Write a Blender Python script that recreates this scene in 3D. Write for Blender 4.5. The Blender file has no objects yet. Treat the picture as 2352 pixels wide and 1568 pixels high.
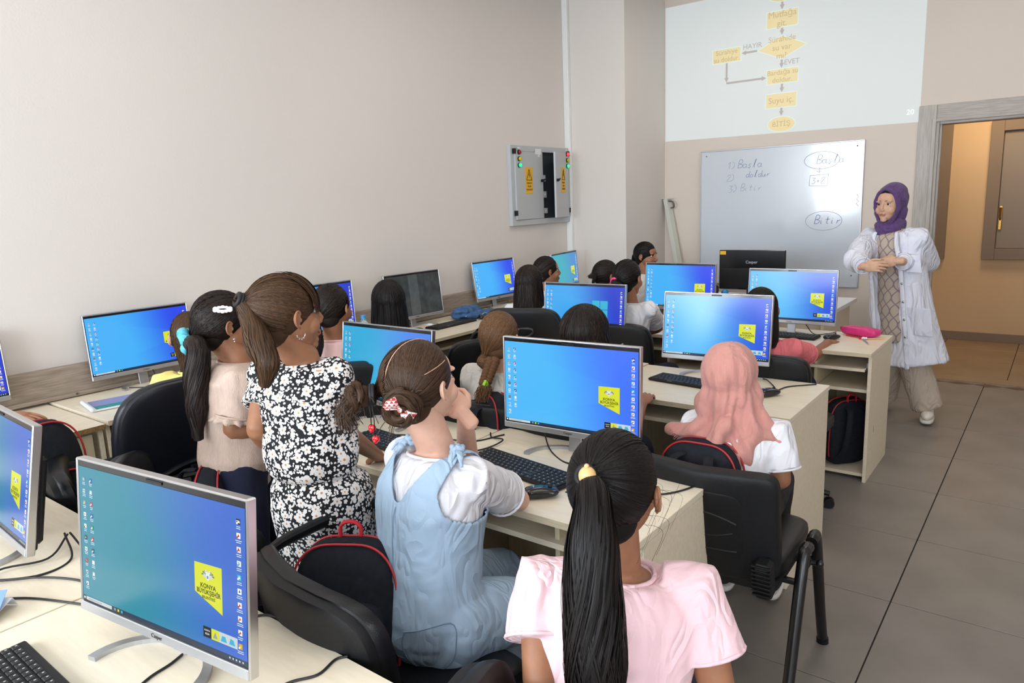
import bpy, math, random
import numpy as np
from mathutils import Matrix, Vector
from mathutils.bvhtree import BVHTree
PI = math.pi
D = math.radians
SC = bpy.context.scene
COL = SC.collection
random.seed(7)
RNG = np.random.default_rng(7)

# ------------------------------------------------------------------ camera, world, lights, exposure
cam_d = bpy.data.cameras.new('camera'); cam = bpy.data.objects.new('camera', cam_d); COL.objects.link(cam)
cam_d.sensor_width = 36.0; cam_d.lens = 1645.4/2352*36.0; cam_d.clip_start = .05; cam_d.clip_end = 100
def cam_matrix(yaw, pitch, roll, loc):
    f = Vector((math.sin(yaw)*math.cos(pitch), math.cos(yaw)*math.cos(pitch), -math.sin(pitch)))
    r0 = Vector((math.cos(yaw), -math.sin(yaw), 0)); d0 = f.cross(r0)
    r = r0*math.cos(roll)+d0*math.sin(roll); d = -r0*math.sin(roll)+d0*math.cos(roll)
    m = Matrix((r, -d, -f)).transposed().to_4x4(); m.translation = loc
    return m
cam.matrix_world = cam_matrix(-.661265, .1913996, .040973, (0, 0, 1.63))
SC.camera = cam
SC.view_settings.view_transform = 'Standard'; SC.view_settings.look = 'None'
SC.view_settings.exposure = 0.10; SC.view_settings.gamma = 1.0; SC.view_settings.use_curve_mapping = False
W = bpy.data.worlds.new('sky'); SC.world = W; W.use_nodes = True
wn = W.node_tree.nodes; bg = wn['Background']
bg.inputs[0].default_value = (.75, .86, 1, 1); bg.inputs[1].default_value = 1.6

def area_light(name, loc, target, sx, sy, power, col):
    l = bpy.data.lights.new(name, 'AREA'); l.shape = 'RECTANGLE'; l.size = sx; l.size_y = sy; l.energy = power; l.color = col
    o = bpy.data.objects.new(name, l); COL.objects.link(o); o.location = loc
    o.rotation_euler = (Vector(target)-Vector(loc)).to_track_quat('-Z', 'Y').to_euler()
    return o
# daylight through the three windows of the back wall (behind the photographer)
for i, x in enumerate((-3.0, -1.0, 1.0)):
    area_light('window_daylight', (x, -2.72, 1.95), (x, 3, 1.35), 1.5, 1.7, (130, 95, 70)[i], (.84, .92, 1))
# daylight through the window of the right wall, behind the photographer's shoulder
area_light('window_daylight', (2.62, -.7, 1.95), (-3, 1.2, 1.2), 1.6, 1.6, 42, (.93, .96, 1))
# fluorescent ceiling fittings of the classroom
for x, y in ((-2.6, 1.2), (-.6, 1.2), (-2.6, 3.6), (-.6, 3.6), (-2.3, 5.6), (-.3, 5.4)):
    area_light('ceiling_daylight_tube', (x, y, 3.42), (x, y, 0), .3, 1.2, 7.5, (1, .93, .85))
# warm lamps in the corridor
area_light('corridor_lamp', (-.6, 8.1, 2.75), (-.6, 8.1, 0), .5, .5, 20, (1, .74, .48))

# ------------------------------------------------------------------ materials
MATS = {}
def lin(c):
    if isinstance(c, str): c = [int(c[i:i+2], 16)/255 for i in (0, 2, 4)]
    return tuple((x/12.92 if x <= .04045 else ((x+.055)/1.055)**2.4) for x in c[:3])+(1,)
def mat(name, col='808080', rough=.5, metal=0, noise=0, nscale=20, bump=0, bscale=200, emit=None, estr=1, spec=.5, sss=0, coat=0, coatr=.1, alpha=1, trans=0, stretch=None, sheen=0, island=0, col2=None, fold=0, fsc=11):
    if name in MATS: return MATS[name]
    m = bpy.data.materials.new(name); m.use_nodes = True; MATS[name] = m
    nt = m.node_tree; b = nt.nodes['Principled BSDF']
    c = lin(col)
    b.inputs['Base Color'].default_value = c; b.inputs['Roughness'].default_value = rough; b.inputs['Metallic'].default_value = metal
    b.inputs['Specular IOR Level'].default_value = spec
    if sss: b.inputs['Subsurface Weight'].default_value = sss; b.inputs['Subsurface Radius'].default_value = (.01, .004, .002); b.inputs['Subsurface Scale'].default_value = 1
    if coat: b.inputs['Coat Weight'].default_value = coat; b.inputs['Coat Roughness'].default_value = coatr
    if trans: b.inputs['Transmission Weight'].default_value = trans
    if sheen: b.inputs['Sheen Weight'].default_value = sheen
    if emit: b.inputs['Emission Color'].default_value = lin(emit); b.inputs['Emission Strength'].default_value = estr
    tc = nt.nodes.new('ShaderNodeTexCoord'); vec = tc.outputs['Object']
    if stretch:
        mp = nt.nodes.new('ShaderNodeMapping'); mp.inputs['Scale'].default_value = stretch; nt.links.new(vec, mp.inputs[0]); vec = mp.outputs[0]
    if noise or col2:
        n = nt.nodes.new('ShaderNodeTexNoise'); n.inputs['Scale'].default_value = nscale; n.inputs['Detail'].default_value = 5; nt.links.new(vec, n.inputs['Vector'])
        r = nt.nodes.new('ShaderNodeMix'); r.data_type = 'RGBA'
        k = noise or .0
        c2 = lin(col2) if col2 else tuple(min(1, x*(1+k)) for x in c[:3])+(1,)
        r.inputs[6].default_value = c if col2 else tuple(x*(1-k) for x in c[:3])+(1,); r.inputs[7].default_value = c2
        mr = nt.nodes.new('ShaderNodeMapRange'); mr.inputs[1].default_value = .35; mr.inputs[2].default_value = .65
        nt.links.new(n.outputs[0], mr.inputs[0]); nt.links.new(mr.outputs[0], r.inputs[0]); nt.links.new(r.outputs[2], b.inputs['Base Color'])
    if island:
        g = nt.nodes.new('ShaderNodeNewGeometry'); r = nt.nodes.new('ShaderNodeMix'); r.data_type = 'RGBA'
        r.inputs[6].default_value = tuple(x*(1-island) for x in c[:3])+(1,); r.inputs[7].default_value = tuple(min(1, x*(1+island)) for x in c[:3])+(1,)
        nt.links.new(g.outputs['Random Per Island'], r.inputs[0]); nt.links.new(r.outputs[2], b.inputs['Base Color'])
    if bump:
        n = nt.nodes.new('ShaderNodeTexNoise'); n.inputs['Scale'].default_value = bscale; n.inputs['Detail'].default_value = 3; nt.links.new(vec, n.inputs['Vector'])
        bp = nt.nodes.new('ShaderNodeBump'); bp.inputs['Strength'].default_value = bump; bp.inputs['Distance'].default_value = .002
        nt.links.new(n.outputs[0], bp.inputs['Height']); nt.links.new(bp.outputs[0], b.inputs['Normal'])
    if fold:
        mp = nt.nodes.new('ShaderNodeMapping'); mp.inputs['Scale'].default_value = (1, 1, .45); mp.inputs['Rotation'].default_value = (.3, .5, 0); nt.links.new(tc.outputs['Object'], mp.inputs[0])
        n2 = nt.nodes.new('ShaderNodeTexNoise'); n2.inputs['Scale'].default_value = fsc; n2.inputs['Detail'].default_value = 1.5; n2.inputs['Distortion'].default_value = 1.2; nt.links.new(mp.outputs[0], n2.inputs['Vector'])
        ab = nt.nodes.new('ShaderNodeMath'); ab.operation = 'PINGPONG'; ab.inputs[1].default_value = .12; nt.links.new(n2.outputs[0], ab.inputs[0])
        b2 = nt.nodes.new('ShaderNodeBump'); b2.inputs['Strength'].default_value = fold; b2.inputs['Distance'].default_value = .09; nt.links.new(ab.outputs[0], b2.inputs['Height'])
        if bump: nt.links.new(bp.outputs[0], b2.inputs['Normal'])
        nt.links.new(b2.outputs[0], b.inputs['Normal'])
    return m

mat('wall_paint', 'ded7d1', .75, noise=.012, nscale=1.2, bump=.25, bscale=90)
mat('wall_paint_shaded', 'dbcfc4', .75, noise=.012, nscale=1.2, bump=.25, bscale=90)  # same wall paint, the front wall's dimmer, warmer light put into the colour
mat('ceiling_paint', 'e8e4de', .9)
mat('corridor_paint', 'd6bc98', .8, noise=.01, nscale=2)
mat('tile_grey', '827b74', .42, noise=.10, nscale=3.2, bump=.1, bscale=40, spec=.35)
mat('tile_warm_lit', '93806a', .4, noise=.08, nscale=3, spec=.4)  # corridor tile, warmth of the lamplight put into its colour
mat('tile_dark', '5a4a40', .4, noise=.08, nscale=6)
mat('grout', '3c3835', .9)
mat('birch', 'e2d5bc', .42, noise=.045, nscale=5, stretch=(1.5, 14, 14), spec=.35)
mat('birch_top', 'e6dac3', .36, noise=.04, nscale=5, stretch=(2, 14, 2), spec=.4)
mat('birch_edge', 'c9bb9f', .5, noise=.08, nscale=8, stretch=(2, 20, 20))
mat('birch_inside', 'cdbf9f', .5, noise=.04, nscale=5, stretch=(14, 14, 2))
mat('chipboard', '8a6b43', .85, noise=.35, nscale=160, bump=.6, bscale=200)
mat('white_desk', 'e9e8e6', .35)
mat('grey_wood', 'a59688', .5, col2='8b7d70', nscale=7, stretch=(16, 1.2, 16), bump=.15, bscale=30)
mat('grey_wood_vertical', 'bdb7b1', .5, col2='aaa39c', nscale=7, stretch=(16, 16, 1.2), bump=.15, bscale=30)
mat('grey_wood_horizontal', 'b8b1aa', .5, col2='a39b93', nscale=7, stretch=(1.2, 16, 16), bump=.15, bscale=30)
mat('taupe_frame', '86786a', .55)
mat('taupe_panel', '8e8377', .5)
mat('brass', 'b98f4a', .3, 1)
mat('silver', 'c9c9cb', .28, 1)
mat('silver_matte', 'b9bbbf', .38, .85)
mat('chrome', 'd8d8d8', .15, 1)
mat('bezel_black', '0a0a0c', .22, coat=.4)
mat('black_plastic', '0f1012', .5, spec=.35, bump=.15, bscale=600)
mat('black_shell', '101114', .5, spec=.35, bump=.3, bscale=500)
mat('black_key', '141416', .45)
mat('key_print', 'c8c8c8', .6)
mat('black_leather', '0e0f13', .38, noise=.15, nscale=9, bump=.25, bscale=350, spec=.4)
mat('navy_leather', '10141d', .38, noise=.15, nscale=9, bump=.2, bscale=350, spec=.45)
mat('black_metal', '0e0e10', .3, spec=.6)
mat('cable_black', '141416', .5)
mat('backpack_cloth', '202229', .85, spec=.2, noise=.15, nscale=60, bump=.5, bscale=700)
mat('red_cloth', 'c01c26', .7, bump=.3, bscale=500)
mat('red_zip', 'b3262b', .5)
mat('clear_plastic', 'dde4ea', .08, trans=.9, spec=.5)
mat('white_plastic', 'e8ebe8', .4)
mat('pale_green_metal', 'd3d6cb', .4)
mat('whiteboard_face', 'ccd3dc', .16, spec=.7, coat=.6, coatr=.07)
mat('marker_blue', '7d90bd', .6); mat('marker_faint', 'aab6cc', .6)
mat('screw', '6d6d6d', .4, .8)
mat('cabinet_grey', 'b9bcbf', .45, bump=.1, bscale=400)
mat('cabinet_white', 'e4e6e8', .4)
mat('cabinet_dark', '2b3236', .6)
mat('sign_yellow', 'e8b21a', .5); mat('sign_black', '2a2415', .6)
mat('paper', 'dfe3ea', .6); mat('paper_blue', '8c8fc0', .5); mat('paper_teal', '2f8c84', .5); mat('blue_sheet', '6f8fd0', .5)
mat('denim_jacket', '3f618f', .85, noise=.25, nscale=30, bump=.6, bscale=400)
mat('pink_vinyl', 'd6337c', .4, noise=.08, nscale=30, bump=.3, bscale=60)
mat('brown_leather', '33241f', .4); mat('tan_leather', 'bd8f74', .45)
mat('water', 'c5e2f2', .02, trans=1, spec=.5); mat('bottle_label', '6fc4ec', .4); mat('cap_blue', '2f9be0', .35)
mat('glass', 'f0f4f6', .03, trans=1)
# skin, hair, cloth
for k, c in dict(light='d9ab95', mid='b98562', tan='9a6a4e', teach='cda48a').items():
    mat('skin_'+k, c, .5, noise=.05, nscale=40, sss=.05, spec=.35)
    mat('lips_'+k, 'b0635c', .45)
mat('eye_white', 'e4e0da', .2); mat('iris', '23150e', .15); mat('brow', '1d1512', .8)
for k, c, i in (('black', '120e0d', .5), ('dark', '211814', .5), ('brown', '402d1f', .5), ('midbrown', '45301f', .5), ('light', '6a4c34', .4)):
    mat('hair_'+k, c, .46, island=i, spec=.22); mat('haircap_'+k, c, .7, spec=.2)
mat('cloth_pinklight', 'edc6cc', .85, fold=.45, bump=.25, bscale=900, sheen=.2)
mat('cloth_white', 'e6e5ea', .85, fold=.5, bump=.25, bscale=900)
mat('cloth_cream', 'e2ddd6', .85, fold=.5, bump=.25, bscale=700)
mat('cloth_denim', 'a9c1d8', .85, fold=.4, noise=.07, nscale=5, bump=.3, bscale=900)
mat('denim_seam', '7f98b0', .85)
mat('cloth_beige', 'c7afa0', .9, noise=.05, nscale=80, bump=.8, bscale=170, stretch=(2.2, 2.2, .35))
mat('cloth_navy', '151a33', .9); mat('cloth_black', '121215', .9); mat('cloth_yellow', 'f2e587', .85)
mat('cloth_coral', 'e8787f', .85, fold=.5, bump=.2, bscale=900); mat('cloth_rose', 'f3c9c6', .85)
mat('cloth_coat', 'dfe1ee', .8, fold=.7, fsc=8, bump=.15, bscale=500)
mat('cloth_trouser', 'bcad9e', .9, fold=.5, bump=.3, bscale=600)
mat('scarf_pink', 'c58a80', .9, fold=.3, fsc=9, noise=.06, nscale=14, bump=.7, bscale=420, stretch=(1, 1, .25), sheen=.2)
mat('scarf_purple', '55376e', .7, fold=.5, fsc=22, noise=.06, nscale=10, sheen=.15)
mat('shoe_white', 'e3dcd2', .6); mat('shoe_black', '18181a', .6); mat('sole_white', 'd5d2cc', .7)
mat('scrunchie', '58b6cb', .5, noise=.25, nscale=90); mat('tie_black', '0d0d0f', .6); mat('tie_pink', 'ee3f86', .5); mat('tie_palepink', 'e79aa8', .5)
mat('tie_lime', 'a8e33c', .5); mat('bead_wood', 'e2b478', .3, noise=.05); mat('cherry', 'cf1d22', .15, coat=.5)
mat('clip_white', 'ece6e2', .4); mat('hairband_teal', '8fc9bf', .4)

def lamp_mat(n, c, s): return mat(n, c, .3, emit=c, estr=s)
lamp_mat('lamp_red', 'ff3a44', 1.3); mat('lamp_red_off', '9c2026', .3); mat('lamp_yellow', 'd9c51e', .3); lamp_mat('lamp_green', '2be08a', 1.3)

def gingham(name):
    m = mat(name, 'ffffff', .8); nt = m.node_tree; b = nt.nodes['Principled BSDF']
    tc = nt.nodes.new('ShaderNodeTexCoord'); ck = nt.nodes.new('ShaderNodeTexChecker'); ck.inputs['Scale'].default_value = 130
    ck.inputs[1].default_value = lin('c23a38'); ck.inputs[2].default_value = lin('efdcd8')
    nt.links.new(tc.outputs['Object'], ck.inputs[0]); nt.links.new(ck.outputs[0], b.inputs['Base Color'])
gingham('gingham_red')

def node_math(nt, op, a, b=None, c=None):
    n = nt.nodes.new('ShaderNodeMath'); n.operation = op
    for i, v in enumerate((a, b, c)):
        if v is None: continue
        if isinstance(v, (int, float)): n.inputs[i].default_value = v
        else: nt.links.new(v, n.inputs[i])
    return n.outputs[0]
def node_vec(nt, op, a, b=None):
    n = nt.nodes.new('ShaderNodeVectorMath'); n.operation = op
    for i, v in enumerate((a, b)):
        if v is None: continue
        if isinstance(v, tuple): n.inputs[i].default_value = v
        else: nt.links.new(v, n.inputs[i])
    return n
def floral():
    """printed cotton: white five-petalled flowers with orange hearts and small leaves on black"""
    m = mat('cloth_floral', '0e0f13', .85); nt = m.node_tree; b = nt.nodes['Principled BSDF']
    tc = nt.nodes.new('ShaderNodeTexCoord'); geo = nt.nodes.new('ShaderNodeNewGeometry'); P = tc.outputs['Object']; N = geo.outputs['Normal']
    t1 = node_vec(nt, 'NORMALIZE', node_vec(nt, 'CROSS_PRODUCT', N, (.12, .2, 1)).outputs[0]).outputs[0]
    t2 = node_vec(nt, 'CROSS_PRODUCT', N, t1).outputs[0]
    def layer(scale, R, off, petals):
        q = node_vec(nt, 'ADD', P, off).outputs[0]
        v = nt.nodes.new('ShaderNodeTexVoronoi'); v.inputs['Scale'].default_value = scale; v.inputs['Randomness'].default_value = .8; nt.links.new(q, v.inputs['Vector'])
        d = node_vec(nt, 'SUBTRACT', q, v.outputs['Position']).outputs[0]
        a = node_vec(nt, 'DOT_PRODUCT', d, t1).outputs['Value']; c = node_vec(nt, 'DOT_PRODUCT', d, t2).outputs['Value']
        r = node_math(nt, 'SQRT', node_math(nt, 'ADD', node_math(nt, 'MULTIPLY', a, a), node_math(nt, 'MULTIPLY', c, c)))
        ang = node_math(nt, 'ADD', node_math(nt, 'ARCTAN2', a, c), node_math(nt, 'MULTIPLY', node_vec(nt, 'DOT_PRODUCT', v.outputs['Position'], (77., 93., 51.)).outputs['Value'], 1))
        pet = node_math(nt, 'ABSOLUTE', node_math(nt, 'COSINE', node_math(nt, 'MULTIPLY', ang, petals/2)))
        lim = node_math(nt, 'MULTIPLY', node_math(nt, 'ADD', node_math(nt, 'MULTIPLY', node_math(nt, 'POWER', pet, .6), .55), .45), R)
        return node_math(nt, 'LESS_THAN', r, lim), r
    f1, r1 = layer(21, .0145, (0, 0, 0), 5)
    f2, r2 = layer(38, .0068, (.31, .17, .23), 5)
    f3, r3 = layer(75, .0040, (.11, .57, .33), 2)
    fl = node_math(nt, 'MAXIMUM', f1, node_math(nt, 'MAXIMUM', f2, f3))
    heart = node_math(nt, 'LESS_THAN', r1, .0030)
    mx = nt.nodes.new('ShaderNodeMix'); mx.data_type = 'RGBA'; mx.inputs[6].default_value = lin('0e0f13'); mx.inputs[7].default_value = lin('e9e5e2'); nt.links.new(fl, mx.inputs[0])
    m2 = nt.nodes.new('ShaderNodeMix'); m2.data_type = 'RGBA'; nt.links.new(mx.outputs[2], m2.inputs[6]); m2.inputs[7].default_value = lin('cf8a4a'); nt.links.new(heart, m2.inputs[0])
    nt.links.new(m2.outputs[2], b.inputs['Base Color'])
floral()
def lattice():
    """tunic print: brown pointed ovals on beige"""
    m = mat('cloth_tunic', 'a8998a', .85); nt = m.node_tree; b = nt.nodes['Principled BSDF']
    tc = nt.nodes.new('ShaderNodeTexCoord'); sp = nt.nodes.new('ShaderNodeSeparateXYZ'); nt.links.new(tc.outputs['Object'], sp.inputs[0])
    w = node_math(nt, 'ABSOLUTE', node_math(nt, 'SINE', node_math(nt, 'MULTIPLY', sp.outputs[2], 34.)))
    t = node_math(nt, 'PINGPONG', node_math(nt, 'MULTIPLY', node_math(nt, 'ADD', sp.outputs[0], node_math(nt, 'MULTIPLY', sp.outputs[1], -.35)), 34.), 1.)
    e = node_math(nt, 'ABSOLUTE', node_math(nt, 'SUBTRACT', t, w)); f = node_math(nt, 'LESS_THAN', e, .15)
    mx = nt.nodes.new('ShaderNodeMix'); mx.data_type = 'RGBA'; mx.inputs[6].default_value = lin('b3a597'); mx.inputs[7].default_value = lin('86737a'); nt.links.new(f, mx.inputs[0])
    nt.links.new(mx.outputs[2], b.inputs['Base Color'])
lattice()

# ------------------------------------------------------------------ geometry collector
class G:
    def __init__(s): s.v = []; s.f = []; s.m = []; s.n = 0; s.uv = None
    def add(s, v, f, m=0):
        v = np.asarray(v, float); s.v.append(v)
        for q in f: s.f.append(tuple(i+s.n for i in q)); s.m.append(m)
        s.n += len(v); return s
    def V(s): return np.concatenate(s.v) if s.v else np.zeros((0, 3))
    def box(s, c, d, m=0, bev=0, rz=0, R=None):
        hx, hy, hz = d[0]/2, d[1]/2, d[2]/2
        if bev <= 0:
            v = np.array([(x*hx, y*hy, z*hz) for z in (-1, 1) for y in (-1, 1) for x in (-1, 1)])
            f = [(0, 2, 3, 1), (4, 5, 7, 6), (0, 1, 5, 4), (2, 6, 7, 3), (0, 4, 6, 2), (1, 3, 7, 5)]
        else:
            b = min(bev, hx*.98, hy*.98, hz*.98); v = []; idx = {}
            for sx in (-1, 1):
                for sy in (-1, 1):
                    for sz in (-1, 1):
                        for k in range(3):
                            e = [hx-b, hy-b, hz-b]; e[k] += b
                            idx[(sx, sy, sz, k)] = len(v); v.append((sx*e[0], sy*e[1], sz*e[2]))
            f = []
            for k, (a, c2) in enumerate(((1, 2), (2, 0), (0, 1))):
                for sg in (-1, 1):
                    q = []
                    for p, r in ((-1, -1), (1, -1), (1, 1), (-1, 1)):
                        t = [0, 0, 0]; t[k] = sg; t[a] = p; t[c2] = r; q.append(idx[(*t, k)])
                    f.append(tuple(q if sg > 0 else q[::-1]))
            for k in range(3):
                a, c2 = (k+1) % 3, (k+2) % 3
                for p in (-1, 1):
                    for r in (-1, 1):
                        t0 = [0]*3; t1 = [0]*3; t0[k] = -1; t1[k] = 1; t0[a] = t1[a] = p; t0[c2] = t1[c2] = r
                        q = (idx[(*t0, a)], idx[(*t1, a)], idx[(*t1, c2)], idx[(*t0, c2)]); f.append(q if p*r > 0 else q[::-1])
            for sx in (-1, 1):
                for sy in (-1, 1):
                    for sz in (-1, 1):
                        q = tuple(idx[(sx, sy, sz, k)] for k in range(3)); f.append(q if sx*sy*sz > 0 else q[::-1])
            v = np.array(v)
        if R is None and rz: R = np.array(Matrix.Rotation(rz, 3, 'Z'))
        if R is not None: v = v@np.asarray(R).T
        return s.add(v+np.array(c), f, m)
    def loft(s, rings, m=0, cap=True):
        """rings: list of (n,3) arrays"""
        n = len(rings[0]); base = np.concatenate(rings); f = []
        for i in range(len(rings)-1):
            for j in range(n):
                a = i*n+j; b = i*n+(j+1) % n; f.append((a, b, b+n, a+n))
        if cap:
            k = len(base); base = np.vstack([base, rings[0].mean(0), rings[-1].mean(0)])
            for j in range(n):
                f.append((k, (j+1) % n, j)); o = (len(rings)-1)*n; f.append((k+1, o+j, o+(j+1) % n))
        return s.add(base, f, m)
    def tube(s, pts, r, m=0, n=8, cap=True, rnd=False, flat=1.0, up=None, spline=0):
        pts = np.asarray(pts, float); r = np.broadcast_to(np.asarray(r, float), (len(pts),)).copy()
        if spline: pts, r = resample(pts, r, spline)
        t = np.gradient(pts, axis=0); t /= np.linalg.norm(t, axis=1)[:, None]+1e-12
        u = np.array(up if up is not None else ((0, 0, 1) if abs(t[0][2]) < .9 else (1, 0, 0)), float)
        rings = []; ang = np.arange(n)/n*2*PI
        if rnd:
            k = (.0, .45, .8); P = []; R = []; T = []
            for a in k: P.append(pts[0]-t[0]*r[0]*.75*(1-a)); R.append(r[0]*math.sqrt(max(.02, 1-(1-a)**2))); T.append(t[0])
            P += list(pts); R += list(r); T += list(t)
            for a in k[::-1]: P.append(pts[-1]+t[-1]*r[-1]*.75*(1-a)); R.append(r[-1]*math.sqrt(max(.02, 1-(1-a)**2))); T.append(t[-1])
            pts = np.array(P); r = np.array(R); t = np.array(T)
        for p, q, tt in zip(pts, r, t):
            u = u-tt*(u@tt); l = np.linalg.norm(u); u = u/l if l > 1e-6 else np.cross(tt, (1, .3, .2)); w = np.cross(tt, u)
            rings.append(p+q*(np.cos(ang)[:, None]*w+np.sin(ang)[:, None]*u*flat))
        return s.loft(rings, m, cap)
    def ell(s, c, r, m=0, nu=16, nv=10, R=None):
        r = np.broadcast_to(np.asarray(r, float), (3,)); rings = []
        for i in range(1, nv):
            a = PI*i/nv; ang = np.arange(nu)/nu*2*PI
            rings.append(np.stack([math.sin(a)*np.cos(ang), math.sin(a)*np.sin(ang), np.full(nu, -math.cos(a))], 1))
        V = np.concatenate(rings+[np.array([[0, 0, -1.], [0, 0, 1.]])])*r
        if R is not None: V = V@np.asarray(R).T
        V = V+np.array(c); f = []; k = (nv-1)*nu
        for i in range(nv-2):
            for j in range(nu):
                a = i*nu+j; b = i*nu+(j+1) % nu; f.append((a, b, b+nu, a+nu))
        for j in range(nu): f.append((k, (j+1) % nu, j)); o = (nv-2)*nu; f.append((k+1, o+j, o+(j+1) % nu))
        return s.add(V, f, m)
    def poly(s, pts, z0=0, z1=.001, m=0):
        """flat convex/concave outline in the XZ plane extruded along -Y; pts (x,z)"""
        n = len(pts); v = [(x, -z0, z) for x, z in pts]+[(x, -z1, z) for x, z in pts]
        f = [tuple(range(n))[::-1], tuple(range(n, 2*n))]+[(i, (i+1) % n, (i+1) % n+n, i+n) for i in range(n)]
        return s.add(v, f, m)
    def xf(s, M):
        M = np.array(M); V = s.V()@M[:3, :3].T+M[:3, 3]; s.v = [V]; return s
    def mesh(s, name, mats, smooth=True, angle=None):
        me = bpy.data.meshes.new(name); me.from_pydata(s.V().tolist(), [], s.f)
        for x in mats: me.materials.append(MATS[x] if isinstance(x, str) else x)
        if any(s.m): me.polygons.foreach_set('material_index', s.m)
        if smooth:
            me.polygons.foreach_set('use_smooth', [True]*len(me.polygons))
            if angle: me.set_sharp_from_angle(angle=D(angle))
        me.update(); return me

def resample(pts, r, k):
    """Catmull-Rom, k steps per span"""
    P = np.vstack([2*pts[0]-pts[1], pts, 2*pts[-1]-pts[-2]]); Rr = np.concatenate([[r[0]], r, [r[-1]]]); o = []; q = []
    for i in range(len(pts)-1):
        p0, p1, p2, p3 = P[i:i+4]
        for j in range(k):
            t = j/k; o.append(.5*((2*p1)+(-p0+p2)*t+(2*p0-5*p1+4*p2-p3)*t*t+(-p0+3*p1-3*p2+p3)*t**3))
            tt = t*t*(3-2*t); q.append(Rr[i+1]*(1-tt)+Rr[i+2]*tt)
    o.append(pts[-1]); q.append(r[-1]); return np.array(o), np.array(q)

def link(name, me, parent=None, loc=None, rz=0):
    o = bpy.data.objects.new(name, me); COL.objects.link(o)
    if parent is not None: o.parent = parent
    if loc is not None: o.location = loc
    if rz: o.rotation_euler = (0, 0, rz)
    return o
def part(name, g, mats, parent=None, smooth=True, angle=35, label=None, kind=None, loc=None, rz=0):
    if isinstance(mats, str): mats = [mats]
    o = link(name, g.mesh(name, mats, smooth, angle), parent, loc, rz)
    if label: o['label'] = label
    if kind: o['kind'] = kind
    return o
def thing(name, label, cat, loc=(0, 0, 0), rz=0, group=None):
    o = bpy.data.objects.new(name, None); COL.objects.link(o); o.location = loc; o.rotation_euler = (0, 0, rz); o.empty_display_size = .1
    o['label'] = label; o['category'] = cat
    if group: o['group'] = group
    return o
def tag(o, label, cat, group=None):
    o['label'] = label; o['category'] = cat
    if group: o['group'] = group
    return o
def dup(root, loc, rz, label, group=None):
    r = root.copy(); COL.objects.link(r); r.location = loc; r.rotation_euler = (0, 0, rz); r['label'] = label
    if group: r['group'] = group
    def rec(a, b):
        for ch in list(a.children):
            c = ch.copy(); COL.objects.link(c); c.parent = b; rec(ch, c)
    rec(root, r); return r

TXT = {}
def text_mesh(body, size, extr=.0003, bold=False, shear=0):
    key = (body, round(size, 5), extr, bold, shear)
    if key in TXT: return TXT[key]
    cu = bpy.data.curves.new('text', 'FONT'); cu.body = body; cu.size = size; cu.extrude = extr; cu.align_x = 'CENTER'; cu.align_y = 'CENTER'; cu.shear = shear
    cu.resolution_u = 3; cu.space_line = .95
    if bold: cu.offset = size*.018
    o = bpy.data.objects.new('text', cu); COL.objects.link(o); dg = bpy.context.evaluated_depsgraph_get()
    me = bpy.data.meshes.new_from_object(o.evaluated_get(dg)); bpy.data.objects.remove(o)
    n = len(me.vertices); v = np.empty(n*3); me.vertices.foreach_get('co', v); v = v.reshape(-1, 3)
    f = [tuple(p.vertices) for p in me.polygons]; TXT[key] = (v, f); bpy.data.meshes.remove(me); return TXT[key]
def add_text(g, body, size, x, z, y=0, m=0, bold=False, extr=.0003, shear=0, sx=1, rot=0):
    """text standing in the XZ plane, readable from -Y"""
    v, f = text_mesh(body, size, extr, bold, shear); v = v.copy(); v[:, 0] *= sx
    c, s = math.cos(rot), math.sin(rot); X = v[:, 0]*c-v[:, 1]*s; Z = v[:, 0]*s+v[:, 1]*c
    g.add(np.stack([X+x, y-v[:, 2], Z+z], 1), f, m)

# numpy value noise
def _h(i, j, k):
    n = (i*73856093 ^ j*19349663 ^ k*83492791) & 0x7fffffff; n = (n*1103515245+12345) & 0x7fffffff; n = (n ^ (n >> 13))*60493 & 0x7fffffff
    return (n & 0xffff)/65535.
def vnoise(P):
    i = np.floor(P).astype(np.int64); f = P-i; f = f*f*(3-2*f); r = 0
    for a in (0, 1):
        for b in (0, 1):
            for c in (0, 1):
                w = (f[:, 0] if a else 1-f[:, 0])*(f[:, 1] if b else 1-f[:, 1])*(f[:, 2] if c else 1-f[:, 2])
                r = r+w*_h(i[:, 0]+a, i[:, 1]+b, i[:, 2]+c)
    return r*2-1
def folds(V, N, amp, seed=0, sc=14, st=(1, 1, .45), R=None):
    """cloth folds: sharp ridges of stretched noise"""
    if R is None:
        a = seed*1.7; R = np.array(Matrix.Rotation(.5*math.sin(a), 3, 'Y')@Matrix.Rotation(.4*math.cos(a*1.3), 3, 'X'))
    Q = (V@R.T)*np.array(st)*sc+seed*7.3
    Q = Q+.6*np.stack([vnoise(Q*.5+3), vnoise(Q*.5+11), vnoise(Q*.5+19)], 1)
    r = 1-2*np.sqrt(vnoise(Q)**2+.012); r2 = vnoise(Q*2.1+5)
    return V+N*(amp*(r*.8+r2*.35))[:, None]

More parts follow.
